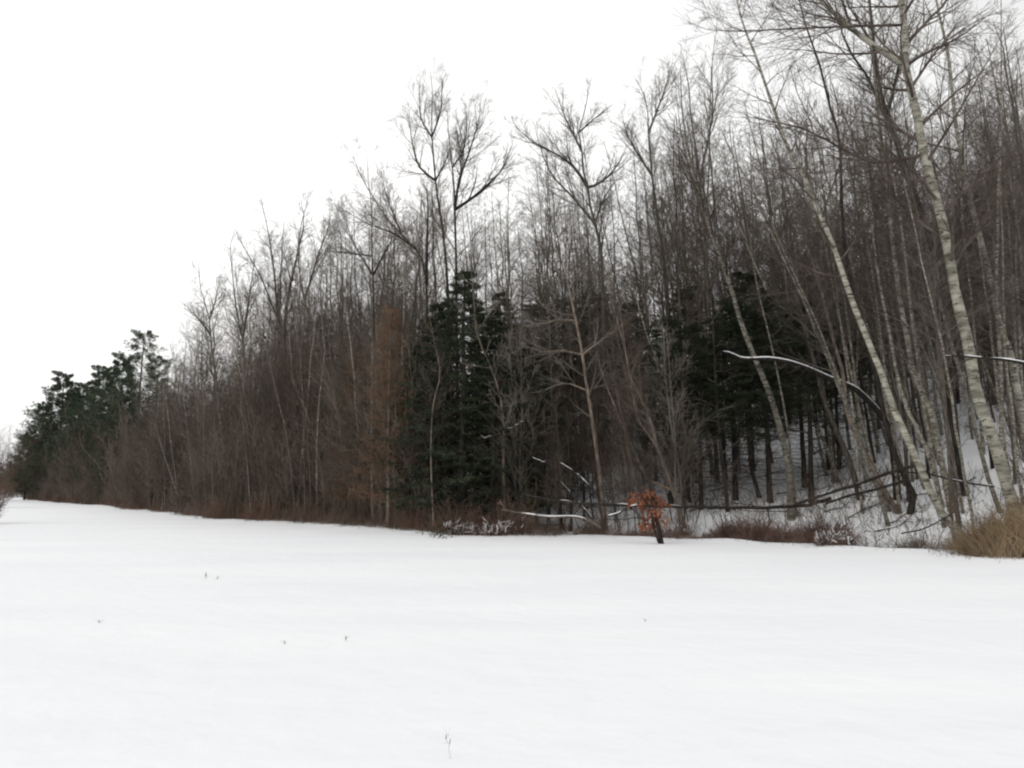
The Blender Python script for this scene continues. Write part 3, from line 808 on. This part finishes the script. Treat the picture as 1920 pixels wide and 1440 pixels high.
for i, (x0, y0, x1, y1, Y, w) in enumerate([(1028, 968, 1024, 850, 31.5, 9), (1054, 972, 1038, 860, 32, 7), (1070, 968, 1066, 850, 31.5, 8), (1095, 962, 1090, 850, 33, 6), (1005, 968, 1003, 840, 32, 7)]):
    lab = ['thin dark dead trunk, %s of five standing in a row' % s for s in ('second', 'third', 'fourth', 'last', 'first')][i]
    P = pxs([(x0, y0), ((x0 + x1) / 2 + 2, (y0 + y1) / 2), (x1, y1), (x1 - 4, y1 - 90)], Y)
    gz = float(height([P[0][0]], [Y])[0]); P[0][2] = gz - .2
    branch_thing('dead_pole', lab + ' under the spruces', 'dead tree', P, w / 2 / FPX * Y, .02, 'dark_bark', 0, 60 + i, 14, tl=.7)
rf = random.Random(44)
spots = [(1290, 965), (1330, 925), (1345, 890), (1385, 905), (1400, 868), (1455, 930), (1470, 890), (1530, 900), (1545, 965), (1580, 880), (1590, 975), (1620, 960), (1640, 1000), (1660, 985), (1740, 930), (1750, 840), (1830, 900), (1600, 850), (1210, 975), (1185, 920), (1240, 905), (1100, 955), (1060, 985), (1440, 960), (1500, 965)]
for i, (x, y) in enumerate(spots):
    a = hit(x, y); L_ = rf.uniform(1.2, 3.4); th = rf.uniform(-.7, .7) + (math.pi if rf.random() < .5 else 0)
    pts = []
    for k in range(5):
        f = k / 4; qx = a[0] + math.cos(th) * L_ * f; qy = a[1] + math.sin(th) * L_ * f * .5
        pts.append([qx, qy, float(height([qx], [qy])[0]) + .04 + f * rf.uniform(0, .5)])
    o = branch_thing('fallen_limb', 'broken bare limb lying among the brush on the snowy bank', 'branch', pts, .022, .008, 'dark_bark', .008 if i % 3 == 0 else 0, 200 + i, 9, n=12, tl=.55)
    o['group'] = 'broken limbs on the snowy bank'
# little conifers' and dark trunks standing in the snow of the bank
dark = [([(1521, 942), (1520, 870), (1519, 803), (1515, 700), (1512, 600), (1505, 480)], 13, 'dark straight trunk in the snow under the arching branch, right of the slender birch'),
        ([(1365, 959), (1359, 900), (1353, 855), (1345, 760), (1338, 640), (1335, 520)], 9, 'thin dark trunk rising from the long log left of the slender birch'),
        ([(1554, 883), (1549, 820), (1545, 740), (1540, 620)], 9, 'small dark trunk farther up the snow behind the straight dark one'),
        ([(1297, 942), (1285, 905), (1275, 866), (1262, 780), (1255, 690)], 7, 'thin dark leaning trunk just right of the crooked twin stem'),
        ([(1308, 907), (1302, 870), (1297, 830), (1290, 730)], 8, 'dark trunk on the bank behind the thin leaning one'),
        ([(1426, 935), (1415, 900), (1408, 872), (1400, 790), (1392, 700)], 11, 'brown trunk on open snow between the thin dark trunk and the slender birch'),
        ([(1448, 869), (1440, 820), (1432, 740), (1425, 640)], 9, 'dark trunk up the bank just behind the slender birch'),
        ([(1640, 870), (1625, 780), (1612, 700), (1600, 600)], 8, 'dark trunk up the bank beneath the shoulder of the arching branch'),
        ([(1742, 900), (1735, 830), (1722, 750), (1712, 660)], 8, 'slim dark trunk in the snow right of the crooked stem'),
        ([(1862, 880), (1850, 800), (1838, 700), (1830, 600)], 7, 'slim dark trunk beside the thickest birch on the snowy bank')]
for i, (px, w, lab) in enumerate(dark):
    key_tree('bare_tree', lab, px, w, 'dark_bark', 'twig', 90 + i, crown=dict(k1=24, t0=.18, spread=.16, ang=1.25, up=0.0, k2=5, k3=4, k4=3), n=16)

# ------------------------------------------------------------------ kinds of trees for the body of the wood
T = []
for i in range(5):
    H = 17.
    T.append(proto_bare(100 + i, H, .085, 'grey_bark', 'twig', wob=.021, k1=[26, 22, 24, 22, 26][i], t0=[.22, .36, .2, .3, .42][i], spread=[.25, .28, .22, .30, .24][i], ang=[.7, .9, .65, .8, 1.0][i], up=[.06, .04, .07, .05, .03][i], k2=7, k3=6, k4=3))
BT = []
for i in range(3):
    BT.append(proto_bare(120 + i, 16., .075, 'thin_birch_bark', 'twig', name='birch_tree', lean=((.10, -.05), (-.12, .04), (.05, .12))[i], k1=26, t0=.35, spread=.19, ang=.85, up=.04, k2=7, k3=6, k4=3, droop=.02))
SP = [proto_sapling(130 + i, [7., 8., 6.5, 7.5][i], .035, [3, 2, 4, 2][i], ['thicket', 'thicket_grey', 'thicket', 'thicket_olive'][i]) for i in range(4)]
CF = [proto_conifer('spruce_tree', 140, 11., r0=.14, t0=.06, spread=.24, k1=120, droop=.16),
      proto_conifer('spruce_tree', 141, 12., r0=.15, t0=.10, spread=.21, k1=115, droop=.22)]
HM = [proto_conifer('hemlock_tree', 142, 12., r0=.13, t0=.32, spread=.26, k1=130, droop=.16, power=.5, kb=14),
      proto_conifer('hemlock_tree', 143, 13., r0=.13, t0=.38, spread=.25, k1=120, droop=.12, power=.5, kb=14)]
PN = [proto_conifer('pine_tree', 144, 18., needle='pine_needle', r0=.24, t0=.10, spread=.30, k1=120, droop=0., blade=(.26, .05), k2=20, kb=15, tuft=True, up=.09, power=.5, a1=1.3, dead=False),
      proto_conifer('pine_tree', 145, 18., needle='pine_needle', r0=.22, t0=.3, spread=.22, k1=95, droop=0., blade=(.24, .045), k2=12, kb=11, tuft=True, up=.08, power=.5, dead=False)]
rnd = random.Random(7)

def vis(x, y, pad=140):
    if y < 4: return False
    px = 960 + FPX * x / y
    return -pad < px < 1920 + pad
ZONES = [(100, 'the rounded dark pine at the far end'), (210, 'the white Y-shaped stem'), (300, 'the highest open-crowned pine'), (390, 'the pale leaning stem'),
         (480, 'the narrow bare tree above the thicket'), (560, 'the vee-shaped bare tree'), (650, 'the wavy white birch stem'), (760, 'the rusty larch'),
         (850, 'the tallest bare tree'), (950, 'the tallest dark spruce'), (1060, 'the snowy dead limbs'), (1180, 'the pinkish grey tree'),
         (1290, 'the orange-leaved sapling'), (1400, 'the tip of the arching branch'), (1530, 'the middle of the arching branch'), (1640, 'the shoulder of the arching branch'),
         (1740, 'the crooked dark stem'), (1830, 'the thick dark trunk'), (99999, 'the thickest white birch')]
def zone(x, y, s=0):
    px = 960 + FPX * x / y
    w = 'just behind' if s < 9 else 'well behind' if s < 22 else 'far behind'
    for z, t in ZONES:
        if px < z: return w + ' ' + t
def along(i0=1, i1=19):
    """random point near the edge, uniformly by length"""
    seg = EDGE[i0:i1 + 1]; L = np.hypot(*np.diff(seg, axis=0).T); c = np.cumsum(L)
    def f():
        r = rnd.random() * c[-1]; k = int(np.searchsorted(c, r)); a = seg[k]; b = seg[k + 1]
        t = 1 - (c[k] - r) / L[k]
        return a + (b - a) * t, (b - a) / L[k]
    return f

def scatter(n, s0, s1, ymax, mind, sampler, power=1.0, xr=None):
    out = []
    tries = 0
    while len(out) < n and tries < n * 60:
        tries += 1
        p, d = sampler()
        s = s0 + (s1 - s0) * rnd.random() ** power
        q = p + np.array([d[1], -d[0]]) * s
        if not vis(q[0], q[1]) or q[1] > ymax: continue
        if s < 11 and 1385 < 960 + FPX * q[0] / q[1] < 1650: continue     # open snow under the arching branch
        if xr and not (xr[0] < 960 + FPX * q[0] / q[1] < xr[1]): continue
        if any((q[0] - a) ** 2 + (q[1] - b) ** 2 < mind ** 2 for a, b in out): continue
        out.append((q[0], q[1]))
    if not out: return []
    s = sdist([a for a, b in out], [b for a, b in out])
    return [(a, b) for (a, b), k in zip(out, s) if k > s0 * .6 + .2]

def forest(protos, pts, hf, what, grp, tilt=.03):
    if not pts: return
    ss = sdist([p[0] for p in pts], [p[1] for p in pts]); zs = height([p[0] for p in pts], [p[1] for p in pts])
    for (x, y), z, sd in zip(pts, zs, ss):
        p = rnd.choice(protos); zn = zone(x, y, sd)
        plant(p, x, y, hf(x, y), rnd.uniform(0, 6.28), '%s %s' % (what, zn), '%s %s' % (grp, zn),
              (rnd.gauss(tilt * .5, tilt * .7), rnd.gauss(-tilt * (1.9 if x > -3 else .5), tilt * .9)), z=float(z) - .05)

# silhouette of the wood as heights of the tallest trees by picture column
SIL = [(-200, 800), (30, 800), (60, 770), (110, 730), (200, 690), (300, 640), (370, 540), (430, 500), (500, 420), (600, 400), (660, 340), (740, 300), (900, 270), (1000, 250), (1150, 200), (1250, 120), (1330, 20), (1500, -60), (2200, -200)]
def hcap(x, y, z=None):
    px = 960 + FPX * x / y
    top = np.interp(px, [a for a, b in SIL], [b for a, b in SIL])
    zt = EYE + (922 - top) / FPX * y
    return zt - float(height([x], [y])[0])
hb = lambda x, y: min(20., max(8., hcap(x, y) * (rnd.uniform(.72, .98) if x / y < .1 else rnd.uniform(.5, .9))))
near = along(1, 11); far = along(11, 19)
forest(T, scatter(60, 5, 26, 110, 1.6, along(9, 14), 1., (330, 800)), lambda x, y: min(20., hcap(x, y) * rnd.uniform(.85, 1.04)), 'tall fine-twigged grey tree', 'tall fine-twigged grey trees')
forest(T, scatter(112, 3.0, 42, 95, 1.9, near, .9), hb, 'bare grey tree', 'bare grey trees')
forest(T, scatter(60, 4, 30, 240, 2.5, along(12, 17), 1.), hb, 'bare grey tree', 'bare grey trees')
forest(BT, scatter(60, 6.0, 40, 95, 1.7, near, .9), hb, 'slender pale birch', 'slender pale birches', .05)
forest(BT, scatter(22, 1.5, 15, 140, 2.5, along(11, 15), 1.), hb, 'slender pale birch', 'slender pale birches', .04)

# young growth: the brown thicket
hs = lambda x, y: min(rnd.uniform(6.5, 11), hcap(x, y) * .8)
forest(SP, scatter(150, .8, 10, 100, 1.0, along(9, 14), 1.2, (230, 800)), hs, 'brown leafless sapling clump', 'brown sapling clumps', .04)
forest(SP, scatter(60, .8, 9, 190, 1.6, along(14, 17), 1.3, (20, 400)), hs, 'brown leafless sapling clump', 'brown sapling clumps', .04)
forest(SP, scatter(40, 1.5, 16, 80, 1.2, near, 1., (960, 1290)), lambda x, y: rnd.uniform(5, 9), 'thin brown sapling clump', 'thin brown sapling clumps', .05)
forest(SP, scatter(52, 9, 34, 80, 1.6, near, 1., (900, 1950)), lambda x, y: rnd.uniform(6, 11), 'brown leafless sapling clump', 'brown sapling clumps', .05)

forest(SP, scatter(26, .3, 2.2, 60, .8, near, 1., (780, 1010)), lambda x, y: rnd.uniform(1.8, 3.6), 'low brown sapling clump', 'low brown sapling clumps', .06)
forest(SP, scatter(30, 6, 15, 80, 1.2, near, 1., (770, 1000)), lambda x, y: rnd.uniform(6, 9), 'brown sapling clump in the dark', 'brown sapling clumps in the dark', .04)
forest(BT, scatter(34, .9, 5, 90, 1.3, along(9, 14), 1., (300, 830)), lambda x, y: min(15, hcap(x, y) * rnd.uniform(.6, .95)), 'pale slim birch inside the thicket edge', 'pale slim birches inside the thicket edge', .05)
forest(BT, scatter(44, 4, 22, 60, 1.1, along(2, 7), 1., (1280, 1930)), lambda x, y: rnd.uniform(11, 16), 'thin pale leaning birch', 'thin pale leaning birches', .09)

# conifers where the photograph shows them: (px, Y, height, kind, turn)
def conifer_at(px, Y, topy, protos, k, label, rz, squash=1.0):
    x = (px - 960) / FPX * Y
    z = float(height([x], [Y])[0])
    H = EYE + (922 - topy) / FPX * Y - z
    plant(protos[k], x, Y, H, rz, label, None, squash=squash, z=z - .05)
con = [
    (868, 32.4, 495, CF, 0, 'tallest dark spruce in the middle, directly below the tall forked bare tree', 1.45),
    (822, 34.2, 560, CF, 1, 'dark green spruce on the left flank of the tallest spruce', 1.3),
    (925, 32.2, 575, CF, 1, 'dark spruce on the right flank of the tallest spruce', 1.4),
    (990, 33.4, 640, CF, 0, 'shorter dark spruce behind the snowy dead limbs', 1.4),
    (775, 35.0, 640, CF, 0, 'green spruce between the rusty larch and the tall dark spruces', 1.1),
    (1030, 35.0, 690, CF, 1, 'low dark spruce left of the pinkish tree', 1.5),
    (895, 38.0, 560, CF, 0, 'dark spruce deep behind the tallest spruce', 1.1),
    (960, 39.5, 610, HM, 0, 'dark hemlock in the gap behind the spruces and the pale stem', 1.1),
    (1060, 44.0, 560, HM, 1, 'dark hemlock behind the pinkish grey tree', 1.3),
    (1120, 46.0, 540, HM, 0, 'dark hemlock behind the round-crowned bare tree', 1.3),
    (1185, 42.0, 560, HM, 1, 'dark hemlock behind the crooked twin stem', 1.3),
    (1000, 47.0, 560, HM, 0, 'tall dark hemlock behind the shorter spruces by the snowy dead limbs', 1.3),
    (845, 37.5, 570, CF, 1, 'dark spruce filling the gap behind the two tallest spruces', 1.4),
    (800, 40.0, 590, CF, 0, 'dark spruce deep behind the left flank of the spruces', 1.3),
    (935, 43.0, 540, CF, 0, 'dark spruce deep behind the pale lichen-grey stem', 1.3),
    (455, 50.0, 815, CF, 1, 'small dark spruce low in the thicket, left of its two neighbours', 1.25),
    (500, 48.5, 805, CF, 0, 'small dark spruce low in the thicket, middle of three', 1.25),
    (545, 48.0, 830, CF, 1, 'small dark spruce low in the thicket, right of its two neighbours', 1.2),
    (590, 60.0, 590, HM, 0, 'dark evergreen top poking out of the thicket beside the vee-shaped tree', 1.0),
    (1255, 34.0, 590, HM, 0, 'dark hemlock at the left of the group under the arching branch tip', 1.35),
    (1310, 33.0, 600, HM, 1, 'dark hemlock left of the slender leaning birch', 1.35),
    (1375, 34.0, 560, HM, 0, 'dark hemlock directly behind the tip of the arching branch', 1.35),
    (1440, 33.5, 540, HM, 1, 'tall dark hemlock behind the middle of the arching branch', 1.35),
    (1505, 35.0, 560, HM, 0, 'dark hemlock behind the straight dark trunk in the snow', 1.35),
    (1570, 36.5, 560, HM, 1, 'dark hemlock behind the shoulder of the arching branch', 1.35),
    (1410, 38.5, 500, HM, 1, 'dark hemlock deep in the second row above the arching branch', 1.2),
    (1290, 40.0, 530, HM, 0, 'dark hemlock deep in the second row above the oak sapling', 1.2),
    (1650, 42.0, 520, HM, 0, 'dark hemlock far up the bank behind the mottled birch', 1.2),
    (1740, 43.0, 440, HM, 1, 'dark hemlock up the bank behind the thick dark trunk', 1.2),
    (1800, 46.0, 400, HM, 0, 'dark hemlock up the bank behind the thickest birch', 1.2),
    (1870, 44.0, 330, HM, 1, 'tall dark green hemlock behind the slim birch near the right edge', 1.2),
    (1935, 44.0, 360, HM, 0, 'dark green hemlock at the right edge of the woods', 1.2),
    (1700, 50.0, 430, HM, 1, 'dark hemlock farthest up the bank between two birches', 1.2),
    (1530, 48.0, 470, HM, 0, 'dark hemlock farthest up the bank above the straight dark trunk', 1.2),
]
for i, (px, Y, ty, pr, k, lab, sq) in enumerate(con):
    conifer_at(px, Y, ty, pr, k, lab, i * 1.7, sq)
pines = [
    (112, 138, 703, 0, 'tall pine forming the dark rounded outline at the far end of the woods', 1.15),
    (80, 150, 760, 0, 'pine on the outer slope of the far end, left of the tall rounded one', 1.2),
    (55, 160, 812, 0, 'low outermost pine at the far end of the woods', 1.3),
    (150, 128, 720, 0, 'pine on the right shoulder of the tall rounded pine', 1.15),
    (185, 120, 690, 0, 'broad pine between the rounded pine and the open-crowned one', 1.1),
    (222, 112, 670, 0, 'dark pine just left of the open-crowned pine', 1.0),
    (258, 104, 618, 1, 'highest open-crowned pine with ragged top, standing above the far woods', 1.15),
    (290, 98, 668, 1, 'ragged pine on the right of the highest open-crowned pine', 1.1),
    (130, 150, 740, 0, 'pine hidden behind the tall rounded pine', 1.2),
    (205, 108, 760, 0, 'low pine in front of the open-crowned pine', 1.2),
    (165, 118, 790, 0, 'low pine before the shoulder of the rounded pine', 1.3),
    (240, 100, 745, 0, 'low bushy pine at the foot of the open-crowned pine', 1.2),
    (70, 152, 840, 0, 'lowest pine of the outer slope, close to the snow', 1.6),
    (95, 142, 800, 0, 'low broad pine at the foot of the tall rounded pine', 1.4),
]
for i, (px, Y, ty, k, lab, sq) in enumerate(pines):
    conifer_at(px, Y, ty, PN, k, lab, i * 1.3, sq)

# far end of the field: the wood goes on across it, seen as one mass
def fill(name, label, cat_kind, n, rng, place, hrange, material, per=9, r=.012, spread=.3, tip=.006, sides=3, k3=0, up=.05, lean=.12, ang=.6, wig=.1, rag=.9, smin=-.05):
    xy = place(n)
    s = sdist(xy[:, 0], xy[:, 1])
    xy = xy[s > smin]; z = height(xy[:, 0], xy[:, 1]); N = len(xy)
    h = hrange[0] + (hrange[1] - hrange[0]) * rng.rand(N) ** 1.5
    h = h * np.clip(.85 + 1.5 * vnoise(xy[:, 0] * rag, xy[:, 1] * rag), .3, 1.5)
    d = unit(np.concatenate([rng.normal(0, lean, (N, 2)), np.ones((N, 1))], 1))
    p = np.concatenate([xy, z[:, None] - .08], 1); L = [p]
    for _ in range(5):
        p = p + d * (h / 5)[:, None]; L.append(p); d = unit(d + rng.normal(0, wig, d.shape) + np.array([0, 0, .05]))
    P = np.stack(L, 1); R = (r * (.5 + h / hrange[1] * .6))[:, None] * np.linspace(1, .25, 6)[None]
    g = Geo(); tubes(g, P, R, sides)
    if per:
        C, CR = spawn(P, R, per, .12, .98, ang, lambda t, LL: LL * spread * np.clip(1.2 - t, .3, 1), 4, up, wig, .6, tip, rng)
        tubes(g, C, CR, 3)
        if k3:
            C2, R2 = spawn(C, CR, k3, .1, .98, ang, lambda t, LL: LL * .45, 3, up, wig, .7, tip, rng); tubes(g, C2, R2, 3)
    return tag(obj(name, g.mesh(name, M[material])), label, None, None, 'stuff')

rng = np.random.RandomState(900)
def strip(i0, i1, s0, s1, power=1.5, xr=None):
    seg = EDGE[i0:i1 + 1]; dv = np.diff(seg, axis=0); L = np.hypot(*dv.T); c = np.r_[0, np.cumsum(L)]
    def f(n):
        out = np.zeros((0, 2))
        while len(out) < n:
            r = rng.rand(n) * c[-1]; k = np.clip(np.searchsorted(c, r) - 1, 0, len(L) - 1)
            t = ((r - c[k]) / L[k])[:, None]
            s = (s0 + (s1 - s0) * rng.rand(n) ** power)[:, None]
            d = dv[k] / L[k][:, None]
            q = seg[k] + dv[k] * t + np.stack([d[:, 1], -d[:, 0]], 1) * s
            px = 960 + FPX * q[:, 0] / np.maximum(q[:, 1], 1)
            m = (q[:, 1] > 5) & (px > -200) & (px < 2150)
            if xr: m &= (px > xr[0]) & (px < xr[1])
            out = np.vstack([out, q[m]])
        return out[:n]
    return f
fill('thicket', 'dense brown thicket of thin leafless stems along the field edge', 'thicket', 2000, rng, strip(9, 13, .6, 12, 1.0, (230, 800)), (2.0, 10.0), 'thicket', per=18, spread=.2, k3=5, r=.02)
fill('thicket', 'far brown thicket of thin leafless stems before the pines', 'thicket', 2600, rng, strip(13, 18, .3, 12, 1.3, (-200, 360)), (2.5, 12.0), 'thicket', per=16, spread=.2, k3=4, r=.03, tip=.012)
fill('far_wood', 'far brown wood closing the end of the field', 'wood', 1500, rng, strip(18, 21, .5, 30, 1.), (6, 13.0), 'thicket', per=14, spread=.22, k3=3, r=.05, tip=.02)
fill('undergrowth', 'thin dark twiggy undergrowth standing in the snow of the bank', 'undergrowth', 1900, rng, strip(3, 10, .8, 26, 1.0), (.4, 2.6), 'litter', per=6, spread=.4, k3=2, r=.012, tip=.005, lean=.35)
fill('undergrowth', 'tall leafless undergrowth between the trunks up the bank', 'undergrowth', 2200, rng, strip(3, 11, 36, 66, 1.0), (4, 13), 'thicket', per=18, spread=.2, k3=5, r=.03, tip=.008)
# red-brown brambles along the foot of the woods
fill('bramble', 'red-brown brambles along the foot of the thicket', 'bramble', 9000, rng, strip(7, 13, -1.2, 2.4, .9, (200, 1130)), (.3, 1.4), 'bramble', smin=-.35, per=4, spread=.5, r=.007, tip=.004, lean=.45, ang=.9, wig=.25)
fill('dead_weeds', 'pale grey-brown dead weeds poking through the snow along the foot of the woods', 'weeds', 2200, rng, strip(4, 13, -2.2, 2.0, .8, (200, 1900)), (.15, 1.0), 'thicket_grey', smin=-.9, per=4, spread=.4, r=.005, tip=.003, lean=.35, ang=.8, wig=.2, rag=.5)
fill('bramble', 'brown brambles along the far foot of the thicket', 'bramble', 3500, rng, strip(13, 18, .0, 2.5, 1.2), (.4, 1.6), 'bramble', per=4, spread=.5, r=.016, tip=.01, lean=.4, ang=.9, wig=.25)

def patch(name, label, n, corners, s0, s1, hr, material, rng, lean=.35, r=.005, per=3, spread=.5, wig=.2):
    """a clumped patch along the edge of the woods"""
    xy = strip(2, 11, s0, s1, 1., corners)(n)
    # gather into clumps
    c = xy[rng.randint(0, n, max(3, n // 60))]; k = rng.randint(0, len(c), n)
    xy = np.where(rng.rand(n, 1) < .7, c[k] + rng.normal(0, .22, (n, 2)), xy)
    return fill(name, label, None, n, rng, lambda m: xy, hr, material, per=per, spread=spread, r=r, tip=r * .5, lean=lean, ang=.9, wig=wig)
patch('dead_fern', 'flattened red-brown ferns at the foot of the bank right of the oak sapling', 3600, (1262, 1575), -.1, 2.2, (.2, .8), 'fern', rng, lean=.7, r=.009, per=5)
patch('dead_fern', 'dark reddish ferns and brambles at the feet of the twin stems', 1300, (930, 1270), 0, 2.2, (.2, .8), 'fern', rng, lean=.6, r=.008, per=4)
patch('undergrowth', 'dark brush in the snow below the leaning birch', 900, (1560, 1800), 0, 3.5, (.1, .5), 'litter', rng, lean=.8, per=4)
def grass():
    n = 6000
    xs = 1755 + 300 * rng.rand(n) ** .75; Y = rng.uniform(19.4, 23.6, n)
    cl = np.stack([1755 + 300 * rng.rand(70) ** .75, rng.uniform(19.4, 23.6, 70)], 1)[rng.randint(0, 70, n)]
    k = rng.rand(n) < .75; xs = np.where(k, cl[:, 0] + rng.normal(0, 6, n), xs); Y = np.where(k, cl[:, 1] + rng.normal(0, .12, n), Y)
    xy = np.stack([(xs - 960) / FPX * Y, Y], 1)
    s = sdist(xy[:, 0], xy[:, 1]); xy = xy[s > -.1]; n = len(xy); z = height(xy[:, 0], xy[:, 1])
    px = 960 + FPX * xy[:, 0] / xy[:, 1]
    h = (.35 + 1.15 * np.clip((px - 1760) / 150, 0, 1)) * rng.uniform(.3, 1.2, n)
    d = unit(np.concatenate([rng.normal(-.15, .33, (n, 1)), rng.normal(0, .3, (n, 1)), np.ones((n, 1))], 1))
    p = np.concatenate([xy, z[:, None] - .03], 1); L = [p]
    for i in range(5):
        p = p + d * (h / 5)[:, None]; L.append(p); d = unit(d + np.array([0, 0, -.09 * i]) + rng.normal(0, .08, d.shape) + np.stack([d[:, 0] * .2, d[:, 1] * .2, 0 * d[:, 0]], 1))
    P = np.stack(L, 1); g = Geo(); tubes(g, P, np.linspace(.006, .002, 6)[None].repeat(n, 0), 3)
    tag(obj('tan_grass', g.mesh('tan_grass', M['tan_grass'])), 'tan dead grass at the foot of the white birches', None, None, 'stuff')
grass()

# the low snow-capped bush at the edge of the field below the spruces
def snowy_bush(px, s0, label, w=.9, h=.45, seed=5):
    Y = front_depth(px, s0); x = (px - 960) / FPX * Y; b = (x, Y, float(height([x], [Y])[0])); r = np.random.RandomState(seed)
    root = tag(empty('snowy_bush', tuple(b)), label, 'bush')
    n = 230
    p = np.stack([r.normal(0, w * .35, n), r.normal(0, .18, n), np.full(n, -.05)], 1)
    d = unit(np.stack([r.normal(0, .55, n), r.normal(0, .4, n), np.ones(n)], 1)); L = [p]
    for _ in range(5):
        p = p + d * (h * r.uniform(.12, .26, (n, 1))); L.append(p); d = unit(d + r.normal(0, .2, d.shape) + [0, 0, -.02])
    P = np.stack(L, 1); g = Geo(); R = np.linspace(.006, .003, 6)[None].repeat(n, 0); tubes(g, P, R, 3)
    C, CR = spawn(P, R, 4, .2, 1, .8, lambda t, LL: LL * .4, 3, 0, .2, .7, .003, r); tubes(g, C, CR, 3)
    obj('twigs', g.mesh('twigs', M['bramble']), root)
    g = Geo(); k = r.rand(len(C)) < .12; S = C[k].copy(); S[:, :, 2] += .012
    tubes(g, S, np.full(S.shape[:2], .011) * [.7, .9, .3], 4)
    S = P[r.rand(n) < .07][:, 2:].copy(); S[:, :, 2] += .012; tubes(g, S, np.full(S.shape[:2], .012) * [.5, 1, 1.2, .5], 4)
    obj('snow', g.mesh('snow', M['snow_cap']), root)
snowy_bush(872, -.45, 'low snow-capped bush at the field edge, left one of a pair below the spruces', 1.0, .5, 5)
snowy_bush(922, -.35, 'low snow-capped bush at the field edge, right one of a pair below the spruces', 1.0, .5, 6)
snowy_bush(1548, -.2, 'snow-sprinkled brush clump at the end of the red-brown ferns', .7, .45, 7)

# the bush reaching in at the left edge of the view
def edge_bush(x, Y, H, label, seed, n=16):
    r = np.random.RandomState(seed); z = float(height([x], [Y])[0])
    root = tag(empty('bare_bush', (x, Y, z)), label, 'bush')
    d = unit(np.stack([r.normal(0, .42, n), r.normal(0, .4, n), np.ones(n)], 1)); p = np.stack([r.normal(0, .2, n), r.normal(0, .2, n), np.full(n, -.1)], 1); L = [p]
    for _ in range(7):
        p = p + d * (H / 7 * r.uniform(.7, 1.1, (n, 1))); L.append(p); d = unit(d + r.normal(0, .09, d.shape))
    P = np.stack(L, 1); g = Geo(); R = np.linspace(.02, .006, 8)[None].repeat(n, 0); tubes(g, P, R, 5)
    obj('stems', g.mesh('stems', M['bramble']), root)
    g = Geo(); C, CR = spawn(P, R, 9, .15, 1, .6, lambda t, LL: LL * .28, 5, .05, .1, .6, .005, r); tubes(g, C, CR, 3)
    C2, R2 = spawn(C, CR, 6, .1, 1, .6, lambda t, LL: LL * .4, 4, .04, .1, .7, .004, r); tubes(g, C2, R2, 3)
    obj('twigs', g.mesh('twigs', M['bramble']), root)
edge_bush(-26.6, 41., 2.3, 'reddish bare bush reaching in from the left over the snow', 11, 34)
edge_bush(-53.3, 82., 8.2, 'tall bare pinkish shrub behind the reddish bush at the left edge', 12, 60)

# weed stalks poking out of the field
def weed(px, py, H, label, seed, lean=(0, 0), heads=2, r0=.003):
    b = hit(px, py); r = np.random.RandomState(seed)
    root = tag(empty('weed_stalk', tuple(b)), label, 'weed')
    n = 8; t = np.linspace(0, 1, n); r0 = r0 * .65
    P = np.stack([lean[0] * H * t + r.normal(0, .006, n), lean[1] * H * t, H * t - .03], 1)
    g = Geo(); tubes(g, P, r0 * (1 - .5 * t), 5)
    C, CR = spawn(P[None], (r0 * (1 - .5 * t))[None], 5, .4, .98, .7, lambda t, L: .05 + 0 * t, 3, .02, .1, .6, r0 * .4, r); tubes(g, C, CR, 3)
    obj('stalk', g.mesh('stalk', M['weed']), root)
    g = Geo()
    for i in range(heads):
        c = P[int(n * (.55 + .3 * i / max(1, heads))) % n] + [0, 0, .0]
        q = np.stack([c, c + [.002, 0, .012], c + [.004, 0, .03], c + [.004, 0, .038]])
        tubes(g, q, np.array([.001, r0 * 2.2, r0 * 1.8, .0005]), 6)
    obj('seed_head', g.mesh('seed_head', M['weed']), root)
weed(848, 1425, .19, 'tallest dry weed stalk poking from the snow nearest the camera', 1, (-.22, .1), 2, .0021)
weed(650, 1206, .07, 'short dark weed tip sticking out of the middle of the snowfield', 2, (-.1, 0), 2, .004)
weed(536, 1214, .06, 'faint pale weed tip left of the short dark one', 3, (-.4, 0), 1, .003)
weed(386, 1088, .13, 'small twiggy weed far out in the left part of the snowfield', 4, (0, 0), 3, .007)
weed(407, 1088, .08, 'faint weed tip close beside the small twiggy one', 5, (.1, 0), 1, .006)
weed(187, 1169, .05, 'tiny weed tip alone at the far left of the snowfield', 6, (0, 0), 1, .004)
weed(1211, 1166, .05, 'tiny pale weed tip in the snow in front of the oak sapling', 7, (-.2, 0), 1, .003)
